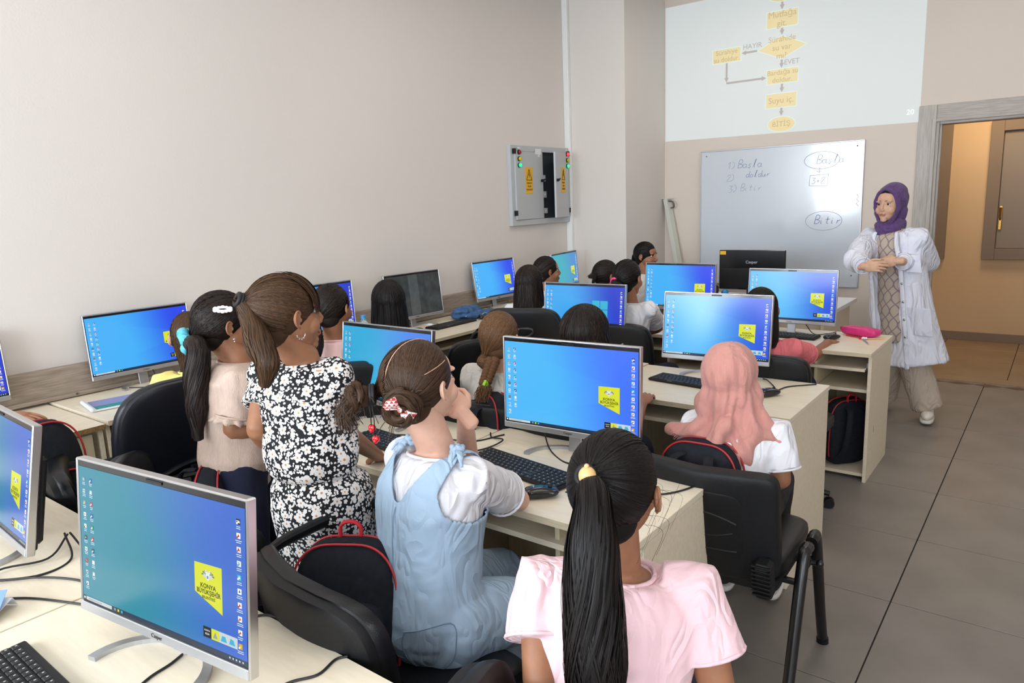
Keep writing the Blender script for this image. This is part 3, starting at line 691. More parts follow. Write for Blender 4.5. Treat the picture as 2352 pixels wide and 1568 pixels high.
# ---- chairs
def office_chair(label, loc, rz, arms=True, mat_='black_leather', h=1.0, ridges=False, slot=False, w=.46, er=.42, armz=None, group='black padded office chairs', seat=.47, backh=None, tilt=.1):
    t = thing('office_chair', label, 'chair', loc, rz, group)
    g = G(); sup(g, (0, .01, seat-.035), (.25, .24, .05), .45, .35, bend=lambda A: A+np.stack([0*A[:, 0], 0*A[:, 0], -.35*np.maximum(0, A[:, 1]-.12)**2*6+.25*A[:, 0]**2], 1)); part('seat', g, mat_, t)
    bh = backh or h-seat-.06; zc = h-bh/2
    R = np.array(Matrix.Rotation(-tilt, 3, 'X').inverted())
    bf = lambda A: A+np.stack([0*A[:, 0], -.0+.9*A[:, 0]**2+.25*(A[:, 2])**2*-1, 0*A[:, 0]], 1)
    g = G(); sup(g, (0, -.235, zc), (w/2, .032, bh/2), .5, er, axis='y', bend=bf, R=R); part('backrest', g, mat_, t)
    g = G(); sup(g, (0, -.262, zc), (w/2-.006, .022, bh/2-.006), .4, er, axis='y', bend=bf, R=R); shell = part('back_shell', g, 'black_shell' if not ridges else mat_, t)
    if ridges:
        for k in range(3):
            g = G(); P = []
            for i in range(17):
                x = -.205+.41*i/16; zz = -.07-.035*k+.03*math.cos(x*13); v = np.array([x, -.020, zz]); v[1] += .9*x*x-.25*zz*zz-.005; P.append(R@v+np.array([0, -.262, zc]))
            g.tube(P, .011, n=8, rnd=True); part('ridge', g, mat_, shell)
    if slot:
        g = G(); P = [R@np.array([x, -.022, z])+np.array([0, -.262, zc]) for x, z in ((-.075, .15), (-.06, .115), (0, .10), (.06, .115), (.075, .15), (0, .155), (-.075, .15))]; g.tube(P, .008, n=6, spline=3); g.box((0, -.284, zc+.128), (.09, .006, .04), 0, .002); part('grip_hole', g, 'black_metal', shell)
    g = G(); g.tube([(0, -.05, .40), (0, -.2, .41), (0, -.29, .47), (0, -.30, zc-.05)], .02, n=8, spline=3, flat=.6); part('back_bracket', g, 'black_plastic', t)
    g = G(); g.tube([(0, 0, .41), (0, 0, .24)], .022, n=12); g.tube([(0, 0, .26), (0, 0, .10)], .03, n=12); part('gas_column', g, 'black_metal', t)
    base = G()
    for k in range(5):
        a = k*2*PI/5+.3; c, s = math.cos(a), math.sin(a); base.tube([(0, 0, .12), (.15*c, .15*s, .105), (.27*c, .27*s, .075)], [.026, .02, .014], n=8)
    b = part('star_base', base, 'black_plastic', t)
    for k in range(5):
        a = k*2*PI/5+.3; c, s = math.cos(a), math.sin(a); g = G()
        for o in (-.013, .013): g.tube([(.27*c-s*(o-.008), .27*s+c*(o-.008), .027), (.27*c-s*(o+.008), .27*s+c*(o+.008), .027)], .026, n=12)
        part('caster', g, 'black_plastic', b)
    if arms:
        for s in ((-1,) if arms == 'L' else (-1, 1)):
            g = G(); z = armz or seat+.21
            g.tube([(s*.20, .02, seat-.06), (s*.285, .03, seat-.03), (s*.30, .12, seat+.08), (s*.30, .17, z-.02), (s*.295, .10, z+.015), (s*.29, -.08, z+.01), (s*.28, -.19, z-.01), (s*.24, -.235, z-.08)], [.014, .016, .016, .018, .021, .021, .018, .014], n=10, spline=5, flat=.75)
            part('armrest', g, 'black_plastic', t)
    return t
def visitor_chair(label, loc, rz):
    t = thing('visitor_chair', label, 'chair', loc, rz)
    g = G(); sup(g, (0, .02, .455), (.235, .225, .04), .5, .35, bend=lambda A: A+np.stack([0*A[:, 0], 0*A[:, 0], .2*A[:, 0]**2], 1)); part('seat', g, 'black_leather', t)
    g = G(); sup(g, (0, .01, .418), (.225, .215, .018), .3, .3); part('seat_pan', g, 'black_shell', t)
    R = np.array(Matrix.Rotation(D(9), 3, 'X')); bf = lambda A: A+np.stack([0*A[:, 0], .8*A[:, 0]**2, 0*A[:, 0]], 1)
    g = G(); sup(g, (0, -.255, .625), (.235, .030, .185), .3, .22, axis='y', bend=bf, R=R); bs = part('back_shell', g, 'black_shell', t)
    g = G(); sup(g, (0, -.222, .625), (.225, .025, .175), .5, .25, axis='y', bend=bf, R=R); part('back_cushion', g, 'black_leather', t)
    f = lambda x, z: R@np.array([x, -.031+.8*x*x, z])+np.array([0, -.255, .625])
    g = G(); sup(g, f(.0, .01)-np.array([0, -.004, 0]), (.14, .006, .115), .3, .3, axis='y', bend=bf, R=R); part('embossed_panel', g, 'black_plastic', bs)
    g = G(); g.tube([f(x, .055-2.2*x*x) for x in np.linspace(-.12, .12, 11)], .005, n=6, rnd=True); g.tube([f(x, -.075+.0*x) for x in np.linspace(-.12, .12, 11)], .004, n=6, rnd=True); g.tube([f(x, -.03+1.6*x*x) for x in np.linspace(-.11, .11, 11)], .004, n=6, rnd=True); part('emboss_line', g, 'black_plastic', bs)
    for s in (-1, 1):
        g = G(); g.box((s*.20, -.245, .475), (.055, .06, .13), 0, .012, R=np.array(Matrix.Rotation(D(12), 3, 'X')))
        for k in range(8): g.box((s*.20, -.276-.002*k+.008, .43+.014*k), (.055, .012, .005), 0, .001)
        part('ribbed_bracket', g, 'black_plastic', t)
        for e in (-1, 1):
            g = G(); g.tube([(s*.275, e*.02, .50), (s*.275, e*.05, .505), (s*.275, e*.09, .47), (s*.275, e*.20, .16), (s*.275, e*.26, .012)], [.019, .019, .019, .018, .018], n=12, spline=5, flat=1.0); part('leg', g, 'black_metal', t)
            g = G(); g.tube([(s*.275, e*.262, 0), (s*.275, e*.258, .02)], .021, n=12); part('foot_cap', g, 'black_plastic', t)
        g = G(); g.tube([(s*.10, .06, .41), (s*.285, .06, .41)], .011, n=10); g.tube([(s*.10, -.10, .41), (s*.285, -.10, .41)], .011, n=10); g.tube([(s*.262, -.085, .41), (s*.262, .085, .41)], .01, n=8); g.ell((s*.295, .06, .41), .013, nu=10, nv=6); part('seat_bolt', g, 'black_metal', t)
    return t

# ---- monitors (all-in-one computers)
def uvplane(name, w, h, m, parent, y, n=1):
    me = bpy.data.meshes.new(name); me.from_pydata([(-w/2, y, 0), (w/2, y, 0), (w/2, y, h), (-w/2, y, h)], [], [(0, 1, 2, 3)])
    uv = me.uv_layers.new(name='UVMap'); uv.data.foreach_set('uv', [0, 0, 1, 0, 1, 1, 0, 1]); me.materials.append(m)
    return me
def screen_mat(name, left, right, strength=1.0, beam=.25, dark=False):
    m = bpy.data.materials.new(name); m.use_nodes = True; nt = m.node_tree; b = nt.nodes['Principled BSDF']; MATS[name] = m
    b.inputs['Base Color'].default_value = (.004, .004, .005, 1); b.inputs['Roughness'].default_value = .22; b.inputs['Specular IOR Level'].default_value = .5
    uv = nt.nodes.new('ShaderNodeUVMap'); s = nt.nodes.new('ShaderNodeSeparateXYZ'); nt.links.new(uv.outputs[0], s.inputs[0]); u, v = s.outputs[0], s.outputs[1]
    mx = nt.nodes.new('ShaderNodeMix'); mx.data_type = 'RGBA'; mx.inputs[6].default_value = lin(left); mx.inputs[7].default_value = lin(right)
    if dark:  # grey streaks and band: a reflection painted into the black desktop
        n = nt.nodes.new('ShaderNodeTexNoise'); n.inputs['Scale'].default_value = 5; n.inputs['Detail'].default_value = 7; mp = nt.nodes.new('ShaderNodeMapping'); mp.inputs['Scale'].default_value = (2.2, .9, 1); nt.links.new(uv.outputs[0], mp.inputs[0]); nt.links.new(mp.outputs[0], n.inputs[0])
        band = node_math(nt, 'LESS_THAN', node_math(nt, 'ABSOLUTE', node_math(nt, 'SUBTRACT', u, .50)), .085)
        nt.links.new(node_math(nt, 'ADD', node_math(nt, 'MULTIPLY', n.outputs[0], .7), node_math(nt, 'MULTIPLY', band, .35)), mx.inputs[0])
    else:
        # wallpaper: a lit window at right throwing faint beams to the left
        du = node_math(nt, 'SUBTRACT', .86, u); dv = node_math(nt, 'SUBTRACT', v, .5)
        cone = node_math(nt, 'LESS_THAN', node_math(nt, 'ABSOLUTE', dv), node_math(nt, 'ADD', .10, node_math(nt, 'MULTIPLY', node_math(nt, 'SUBTRACT', .80, u), .42)))
        cone = node_math(nt, 'MULTIPLY', cone, node_math(nt, 'LESS_THAN', u, .80))
        f = nt.nodes.new('ShaderNodeMapRange'); f.interpolation_type = 'SMOOTHSTEP'; f.inputs[1].default_value = .35; f.inputs[2].default_value = 1.0; nt.links.new(node_math(nt, 'ADD', u, node_math(nt, 'MULTIPLY', v, .12)), f.inputs[0])
        nt.links.new(node_math(nt, 'SUBTRACT', f.outputs[0], node_math(nt, 'MULTIPLY', cone, .06)), mx.inputs[0])
    nt.links.new(mx.outputs[2], b.inputs['Emission Color']); b.inputs['Emission Strength'].default_value = strength
    return m
screen_mat('screen_bright', '50b9f8', '3f74fb', .95); screen_mat('screen_teal', '2693ab', '3a6fd6', .85); screen_mat('screen_blue', '3fa9f2', '2a41cf', .9)  # teal: viewing-angle shift of the screen's light put into its colours
screen_mat('screen_cyan', '36aede', '4a86ef', .9); screen_mat('screen_wall', '45b0f6', '2c49ea', .95); screen_mat('screen_reflection', '15191b', '6c7472', .55, dark=True); screen_mat('screen_green', '3fb5c4', '4a93d8', .85)
screen_mat('screen_pale', '55b4f0', '2b56d8', 1.0)
PRC = {'w': 'ffffff', 'k': '10141c', 'y': 'dfe62c', 'r': 'c9202c', 'b': '2450b8', 'g': '1f8f5a', 'n': '9aa6b0', 'o': 'e0a23c', 't': '39b8d8', 'd': '1d3550', 's': 'cfd8de', 'm': '6b7a88', 'z': 'e8f3fb'}
for k, c in PRC.items():
    m = mat('print_'+k, '050505', .25, emit=c, estr=.9)
SW, SH = .524, .295
def screen_print(logo=True, strip=True):
    g = G(); K = list(PRC); ix = {k: i for i, k in enumerate(K)}
    def q(x0, z0, x1, z1, c, y=-.0006): g.add([(x0, y, z0), (x1, y, z0), (x1, y, z1), (x0, y, z1)], [(0, 1, 2, 3)], ix[c])
    def pg(pts, c, y=-.0009): g.add([(a, y, b) for a, b in pts], [tuple(range(len(pts)))], ix[c])
    L, B = -SW/2, 0
    # icons
    rnd = random.Random(3)
    left = [('n', 's', 't'), ('s', 'm', 'w'), ('n', 'y', 'y'), ('w', 'r', 'w'), ('w', 'o', 'g'), ('d', 'y', 'b'), ('w', 'k', 'w'), ('r', 'o', 'b'), ('s', 'b', 't'), ('w', 'r', 'b')]
    cols2 = ['b', 's', 'r', 'b', 'g', 'r', 'd', 'w', 's']
    def icon(x, z, c, s=.0085):
        a, b2, c2 = c; q(x-s/2, z-s/2, x+s/2, z+s/2, a); pg([(x-s*.3, z-s*.3), (x+s*.32, z-s*.1), (x, z+s*.35)], b2); q(x-s*.45, z-s*.45, x-s*.1, z-s*.1, c2, -.0011)
        for r in range(2): ww = s*rnd.uniform(.45, .8); q(x-ww, z-s*.95-r*.0035, x+ww, z-s*.95-r*.0035+.0013, 'z')
    for i, c in enumerate(left): icon(L+.018, .268-.0255*i, c)
    for i, c in enumerate(cols2): icon(L+.043, .268-.0255*i, (c, 'w', 'z'))
    right = [('k', 'w', 'w'), ('w', 'r', 'r'), ('w', 'r', 'n'), ('w', 't', 'n'), ('t', 'w', 'w'), ('w', 'b', 'w'), ('w', 'r', 'r'), ('w', 'r', 'o'), ('w', 'r', 'm'), ('o', 'y', 'w')]
    for i, c in enumerate(right): icon(-L-.018, .268-.026*i, c, .0105)
    add_text(g, 'CS6', .0065, -L-.018, .268, -.0013, ix['w'], bold=True, extr=.00005); add_text(g, 'A', .010, -L-.018, .268-.052, -.0013, ix['r'], bold=True, extr=.00005); add_text(g, '3', .010, -L-.018, .268-.078, -.0013, ix['t'], bold=True, extr=.00005)
    # taskbar
    q(L, 0, -L, .0095, 'd', -.0003); q(L+.012, .001, L+.105, .0088, 's'); q(L+.003, .0025, L+.0085, .007, 'w'); add_text(g, 'Aramak için buraya yazın', .0048, L+.045, .0048, -.0009, ix['m'], extr=.00005)
    for i, c in enumerate('nyt'): q(L+.113+.012*i, .0022, L+.119+.012*i, .0075, c)
    for i in range(5): q(-L-.05+.009*i, .003, -L-.046+.009*i, .0065, 's')
    if logo:
        # yellow municipal emblem: skewed panel, double-headed bird, lettering
        x0, x1 = .118, .196; zb, zt = .098, .168
        pg([(x0, zb+.012), (x1, zb-.018), (x1, zt+.002), (x0, zt)], 'y', -.0005); cx = (x0+x1)/2; cz = .148
        add_text(g, 'KONYA', .0125, cx, .126, -.0011, ix['k'], bold=True, extr=.00005); add_text(g, 'BÜYÜKŞEHİR', .0125, cx+.001, .1145, -.0011, ix['k'], bold=True, extr=.00005, sx=.88); add_text(g, 'BELEDİYESİ', .0072, cx+.001, .104, -.0011, ix['k'], bold=True, extr=.00005)
        for s in (-1, 1):
            for k in range(4):
                a = D(20+k*28); P = [(cx+s*.004, cz+.002), (cx+s*(.006+.0125*math.cos(a-.2)), cz-.004+.012*math.sin(a-.2)), (cx+s*(.006+.013*math.cos(a+.1)), cz-.004+.013*math.sin(a+.1))]
                if s < 0: P = P[::-1]
                pg(P, 'm', -.0007-.00003*k)
            H = [(cx+s*.001, cz), (cx+s*.0085, cz+.006), (cx+s*.0065, cz+.0105), (cx+s*.0035, cz+.0085), (cx+s*.001, cz+.007)]; pg(H if s > 0 else H[::-1], 'z', -.0012)
            Wg = [(cx+s*.003, cz-.006), (cx+s*.013, cz-.004), (cx+s*.0115, cz+.002), (cx+s*.005, cz+.001)]; pg(Wg if s > 0 else Wg[::-1], 's', -.0011)
            q(*(sorted((cx+s*.0038, cx+s*.0052))[0], cz+.0065, sorted((cx+s*.0038, cx+s*.0052))[1], cz+.008), 'k', -.0014)
        pg([(cx-.006, cz-.004), (cx, cz-.011), (cx+.006, cz-.004), (cx+.0045, cz+.003), (cx-.0045, cz+.003)], 'z', -.0010); q(cx-.002, cz-.006, cx+.002, cz-.0005, 'm', -.0013)
    else:
        for a in (0, 1):
            for b in (0, 1): q(.06+.052*a, .115+.052*b, .108+.052*a, .163+.052*b, 't')
    if strip:
        q(.140, .026, .163, .047, 'k'); q(.163, .026, .186, .047, 'y'); q(.186, .026, .236, .047, 's')
        add_text(g, 'KONYA', .0045, .1515, .040, -.0009, ix['w'], extr=.00005); add_text(g, 'BİLİM', .0045, .1515, .033, -.0009, ix['w'], extr=.00005); pg([(.168, .03), (.181, .03), (.1745, .043)], 'n'); pg([(.19, .030), (.207, .030), (.203, .041), (.194, .041)], 't'); pg([(.213, .030), (.23, .030), (.226, .040), (.217, .042)], 't')
    return g.mesh('desktop_print', ['print_'+k for k in K], False)
PRINT = {'full': screen_print(), 'plain': screen_print(False, False)}
MW, MH = .54, .338
CH = {}
def mon_meshes():
    g = G(); t = .006
    # rounded silver rim
    for x in (-MW/2+t/2, MW/2-t/2): g.box((x, .010, MH/2), (t, .022, MH), 0, .0025)
    for z in (t/2, MH-t/2): g.box((0, .010, z), (MW-t, .022, t), 0, .0025)
    CH['rim'] = g.mesh('rim', ['silver'], False)
    g = G(); g.box((0, .010, MH/2), (MW-.011, .016, MH-.011)); CH['panel'] = g.mesh('front_glass', ['bezel_black'], False)
    g = G(); g.box((0, .0, .012), (MW-.004, .006, .020), 0, .0015); CH['chin'] = g.mesh('chin', ['silver_matte'], False)
    g = G(); g.box((0, .034, .13), (.46, .034, .23), 0, .008); g.box((0, .022, MH/2), (MW-.02, .014, MH-.02), 0, .004); CH['back'] = g.mesh('back_housing', ['black_shell'], False)
    g = G(); add_text(g, 'Casper', .012, 0, .012, -.0034, 0, extr=.0003); CH['word'] = g.mesh('maker_word', ['bezel_black'], False)
    g = G(); g.box((0, .0008, MH-.0115), (.05, .0015, .005)); CH['web'] = g.mesh('webcam', ['black_plastic'], False)
mon_meshes()
# stand: a bent neck and a horseshoe foot
g = G(); g.box((0, .052, .045), (.05, .008, .11), 0, .002, R=np.array(Matrix.Rotation(-.12, 3, 'X'))); CH['neck'] = g.mesh('stand_neck', ['silver_matte'], False)
g = G(); ang = np.linspace(D(-8), D(188), 25); rr = []
for a in ang:
    c, s = math.cos(a), math.sin(a); k = [(.150, 0), (.150, .010), (.130, .010), (.130, 0)]
    rr.append(np.array([(r*c, r*s*.80-.045, z) for r, z in k]))
g.loft(rr); CH['foot'] = g.mesh('stand_foot', ['silver_matte'], False)
def monitor(label, loc, rz, tilt, scr, lift=.072, kind='full', z=.75, word=True):
    t = thing('monitor', label, 'monitor', (loc[0], loc[1], z), rz, 'silver rimmed computers with the same desktop picture')
    hd = bpy.data.objects.new('head', None)
    bpy.data.objects.remove(hd)
    M = Matrix.Translation((0, 0, lift))@Matrix.Rotation(-tilt, 4, 'X')
    def p(name, me, y=0, parent=None):
        o = bpy.data.objects.new(name, me); COL.objects.link(o)
        if parent is None: o.parent = t; o.matrix_local = M@Matrix.Translation((0, y, 0))
        else: o.parent = parent
        return o
    p('rim', CH['rim']); gl = p('front_glass', CH['panel']); p('chin', CH['chin']); p('back_housing', CH['back']); p('webcam', CH['web'])
    if word: p('maker_word', CH['word'])
    key = 'scr_'+scr
    if key not in CH: CH[key] = uvplane('screen', SW, SH, MATS[scr], None, 0)
    s = bpy.data.objects.new('screen', CH[key]); COL.objects.link(s); s.parent = t; s.matrix_local = M@Matrix.Translation((0, .0013, .0255))
    if kind in PRINT:
        q = bpy.data.objects.new('desktop_print', PRINT[kind]); COL.objects.link(q); q.parent = s
    for n in ('neck', 'foot'):
        o = bpy.data.objects.new('stand_'+n, CH[n]); COL.objects.link(o); o.parent = t
    return t
MON = [
 ('large monitor with teal desktop nearest the camera at the bottom left', -1.372, .574, 7.4, 6.5, 'screen_teal', 'full'),
 ('monitor cut off by the left picture border, seen from its side', -2.29, .575, -3, 11, 'screen_teal', 'full'),
 ('monitor with bright blue desktop in front of the pink shirt girl', -1.325, 2.00, 3.6, 2, 'screen_bright', 'full'),
 ('monitor standing behind the overalls girl, beside the floral dress girl', -2.20, 1.935, -.3, 7.5, 'screen_cyan', 'full'),
 ('monitor with window glare in front of the pink headscarf girl', -1.335, 3.32, 3.2, 7.4, 'screen_pale', 'full'),
 ('monitor with deep blue desktop half hidden by a dark straight haired head', -2.195, 3.485, 1.8, 5.7, 'screen_blue', 'plain'),
 ('monitor near the pink pencil case in front of the teacher', -1.335, 4.54, -.5, 5.6, 'screen_pale', 'full'),
 ('monitor in front of the girl with the pink hair elastic', -2.19, 4.78, 0, 5.5, 'screen_wall', 'full'),
 ('monitor on the left wall desks beside the yellow shirt girl', -3.87, 1.765, 88.2, 2.6, 'screen_wall', 'full'),
 ('monitor cut off by the left border, on the wall desks', -3.86, .86, 90, 3, 'screen_blue', 'full'),
 ('monitor mostly hidden behind the dark ponytail at the left wall', -3.85, 2.93, 88, 3, 'screen_blue', 'full'),
 ('monitor showing a dark grey picture at the left wall', -3.77, 3.72, 86.5, 5.7, 'screen_reflection', 'none'),
 ('monitor left of the long haired girl, below the electrical cabinet', -3.86, 4.80, 87.5, 8.2, 'screen_wall', 'full'),
 ('monitor farthest away in the corner by the pillar', -3.70, 5.64, 97.8, 4.2, 'screen_green', 'full')]
for lab, x, y, a, ti, s, k in MON: monitor(lab, (x, y), D(a), D(ti), s, kind=k, lift=.048 if 'seen from its side' in lab or 'nearest the camera' in lab else .070)
# teacher's black computer, seen from behind
t = thing('monitor', 'black computer on the teacher desk, seen from its back', 'monitor', (-2.06, 5.93, .78), D(184))
g = G(); g.box((0, .0, .22), (.54, .024, .33), 0, .006); part('back_cover', g, 'bezel_black', t, smooth=False)
g = G(); g.box((0, .028, .15), (.50, .034, .17), 0, .008); part('port_box', g, 'black_shell', t, smooth=False)
v = G(); add_text(v, 'Casper', .034, 0, .285, 0); v.xf(Matrix.Rotation(PI, 4, 'Z')@Matrix.Translation((0, -.013, 0))); part('maker_word', v, 'silver_matte', t, smooth=False)
v = G(); v.box((.238, .0128, .362), (.05, .001, .03)); part('sticker', v, 'sign_yellow', t, smooth=False)
g = G(); g.box((0, .05, .05), (.05, .01, .10), 0, .002); part('stand_neck', g, 'black_metal', t, smooth=False); g = G(); g.box((0, .02, .005), (.24, .17, .01), 0, .004); part('stand_foot', g, 'black_metal', t, smooth=False)

# ---- keyboards and mice
KW, KD = .44, .128
g = G(); g.box((0, 0, .007), (KW, KD, .012), 0, .004); g.box((0, KD/2-.012, .012), (KW-.01, .02, .008), 0, .003); CH['kb'] = g.mesh('base', ['black_plastic'], False)
rows = [[1]*20, [1]*13+[2]+[1]*6, [1.5]+[1]*12+[1.5]+[1]*6, [1.8]+[1]*11+[2.2]+[1]*6, [1.3]+[1]*11+[2.7]+[1]*6, [1.2, 1, 1.2, 5.6, 1.2, 1, 1, 1.2, 1.6]+[1]*5]
def keylist():
    o = []
    for r, row in enumerate(rows):
        tot = sum(row); x = -KW/2+.008; u = (KW-.016)/tot; z = KD/2-.022-(r*.0185)
        for w in row: o.append((x+w*u/2, z-.002, w*u-.0028, .0150)); x += w*u
    return o
def keycap(w, d):
    q = G(); q.loft([np.array([(sx*(w/2-k), sy*(d/2-k), zz) for sx, sy in ((-1, -1), (1, -1), (1, 1), (-1, 1))]) for k, zz in ((0, 0), (0, .003), (.0016, .0048))])
    q.add([(-w*.18, -d*.05, .0050), (.0008-w*.18+.002, -d*.05, .0050), (.0008-w*.18+.002, d*.22, .0050), (-w*.18, d*.22, .0050)], [(0, 1, 2, 3)], 1); return q
def keyboard(label, loc, rz, each=False, z=.7505):
    t = thing('keyboard', label, 'keyboard', (loc[0], loc[1], z), rz, 'black keyboards')
    o = link('base', CH['kb'], t)
    if each:
        for x, y, w, d in keylist():
            k = ('key', round(w, 4));
            if k not in CH: CH[k] = keycap(w, d).mesh('key', ['black_key', 'key_print'], False)
            link('key', CH[k], t, (x, y, .0125))
    else:
        if 'keys' not in CH:
            a = G()
            for x, y, w, d in keylist():
                q = keycap(w, d); V = q.V()+np.array([x, y, .0125]); a.add(V, q.f, 0)
            CH['keys'] = a.mesh('keys', ['black_key'], False)
        o = link('keys', CH['keys'], t); o['kind'] = 'stuff'
    if 'kword' not in CH:
        a = G(); v, f = text_mesh('Casper', .010, .0002); a.add(v+np.array([-.10, -KD/2+.004, .0133]), f); CH['kword'] = a.mesh('maker_word', ['key_print'], False)
    link('maker_word', CH['kword'], t)
    return t
def mouse(label, loc, rz, z=.7505):
    t = thing('computer_mouse', label, 'mouse', (loc[0], loc[1], z), rz, 'black computer mice')
    if 'ms' not in CH:
        q = G(); sup(q, (0, 0, .017), (.031, .055, .019), .8, .75, nu=28, nv=12, bend=lambda A: A*np.stack([1-.18*np.cos(A[:, 1]*40), 1+0*A[:, 0], 1-.35*np.maximum(0, A[:, 1]/.055)], 1)); CH['ms'] = q.mesh('shell', ['bezel_black'])
        q = G(); q.tube([(0, .008, .0355), (0, .05, .021)], .0009, n=5); q.tube([(-.003, .027, .030), (.003, .027, .030)], .007, n=12); CH['mw'] = q.mesh('scroll_wheel', ['black_plastic'])
        q = G(); v, f = text_mesh('Casper', .008, .0002); q.add(v+np.array([0, -.022, .0365]), f); CH['mword'] = q.mesh('maker_word', ['key_print'], False)
    link('shell', CH['ms'], t); link('scroll_wheel', CH['mw'], t); link('maker_word', CH['mword'], t); return t
keyboard('black keyboard at the bottom left corner before the teal monitor', (-1.46, .372), D(-1), True)
keyboard('black keyboard between the overalls girl and the pink shirt girl', (-1.385, 1.80), D(-9), True)
keyboard('black keyboard under the hand of the floral dress girl', (-1.93, 1.75), D(-6), True)
keyboard('black keyboard beside the pink headscarf', (-1.345, 3.125), D(-7))
keyboard('black keyboard behind the coral shirt girl', (-1.36, 4.47), D(-2))
keyboard('black keyboard before the dark picture monitor', (-3.60, 3.90), D(90))
keyboard('black keyboard behind the long haired girl at the left wall', (-3.60, 4.95), D(90))
keyboard('black keyboard before the girl with the pink hair elastic', (-2.16, 4.40), D(0))
mouse('black mouse beside the pink shirt girl', (-1.20, 1.655), D(-50)); mouse('black mouse right of the pink headscarf', (-.985, 3.085), D(-35))
mouse('black mouse under the coral shirt girl\'s hand', (-1.065, 4.475), D(-30)); mouse('black mouse by the denim jacket', (-3.58, 4.22), D(60))

# ---- cables
def cable(label, pts, r=.0028, m='cable_black'):
    g = G(); g.tube(pts, r, n=7, spline=7, rnd=True); p0 = pts[0]
    g.xf(Matrix.Translation((-p0[0], -p0[1], -p0[2]))); o = part('cable', g, m); o.location = p0; tag(o, label, 'cable', 'black computer cables'); return o
zc = .7535
cable('mouse cable curling over the right end of the nearest middle desk', [(-1.14, 1.70, zc+.01), (-1.06, 1.80, zc), (-.98, 1.83, zc), (-.90, 1.86, zc), (-.85, 1.95, zc), (-.84, 2.05, zc), (-.93, 2.11, zc), (-1.05, 2.12, zc)])
cable('loop of cable under the bright blue monitor', [(-1.47, 2.06, zc+.04), (-1.40, 2.0, zc), (-1.28, 1.93, zc), (-1.20, 1.98, zc+.01), (-1.23, 2.06, zc+.08)])
cable('short cable on the seam between the two nearest middle desks', [(-1.68, 1.78, zc), (-1.62, 1.90, zc), (-1.61, 1.99, zc+.008), (-1.68, 2.01, zc), (-1.72, 2.05, zc)])
cable('cable running over the floral dress girl\'s keyboard', [(-1.98, 1.80, zc+.02), (-1.86, 1.88, zc+.01), (-1.72, 1.93, zc), (-1.66, 2.06, zc)])
cable('mouse cable behind the pink headscarf', [(-.99, 3.14, zc+.01), (-1.0, 3.22, zc), (-1.06, 3.30, zc+.01), (-1.10, 3.36, zc)])
cable('cable across the desk right of the glare monitor', [(-.98, 3.15, zc), (-.96, 3.26, zc), (-.90, 3.33, zc), (-.86, 3.37, zc)])
cable('cable behind the monitor by the pencil case', [(-1.27, 4.66, zc+.05), (-1.20, 4.60, zc), (-1.12, 4.62, zc+.005), (-1.10, 4.72, zc)])
cable('cable hanging below the monitor beside the yellow shirt girl', [(-3.88, 1.80, .83), (-3.80, 1.78, zc+.01), (-3.79, 1.72, zc), (-3.86, 1.66, zc)])
cable('small cable loop on the chipboard edged desk', [(-3.62, .98, zc-.008), (-3.58, 1.10, zc-.008), (-3.66, 1.18, zc-.008), (-3.74, 1.12, zc-.008), (-3.76, 1.0, zc-.008)])
cable('cable crossing the bottom desk right of the teal monitor', [(-1.364,0.754,0.753), (-1.351,0.789,0.753), (-1.309,0.804,0.753), (-1.223,0.799,0.753)])
cable('cable running along the bottom edge of the picture', [(-1.110,0.629,0.753), (-1.101,0.685,0.753), (-1.075,0.730,0.753), (-1.084,0.779,0.753), (-1.073,0.800,0.753)])
cable('cable below the teal monitor foot', [(-1.334,0.512,0.753), (-1.345,0.543,0.753), (-1.350,0.580,0.753), (-1.361,0.612,0.753)])
for k, pts in enumerate([[(-2.12, .70, zc+.03), (-2.0, .70, zc), (-1.86, .73, zc), (-1.75, .76, zc)], [(-2.13, .69, zc+.03), (-2.02, .66, zc), (-1.99, .58, zc), (-2.06, .50, zc), (-2.14, .48, zc), (-2.2, .42, zc)],
        [(-2.2, .40, zc+.005), (-2.07, .47, zc+.006), (-1.98, .56, zc+.004), (-1.88, .62, zc), (-1.75, .64, zc)], [(-2.3, .36, zc), (-2.12, .38, zc), (-1.98, .45, zc), (-1.88, .52, zc), (-1.74, .58, zc)],
        [(-2.14, .70, zc+.02), (-2.06, .62, zc+.006), (-2.10, .52, zc+.006), (-2.02, .44, zc+.006), (-2.05, .38, zc+.006), (-2.15, .36, zc+.006)]]):
    cable(['cable reaching from the cut off monitor to the teal monitor', 'cable bending back on itself on the bottom left desk', 'wavy cable passing behind the teal monitor', 'lowest cable running towards the teal monitor', 'tangled cable loop at the left picture border'][k], pts)

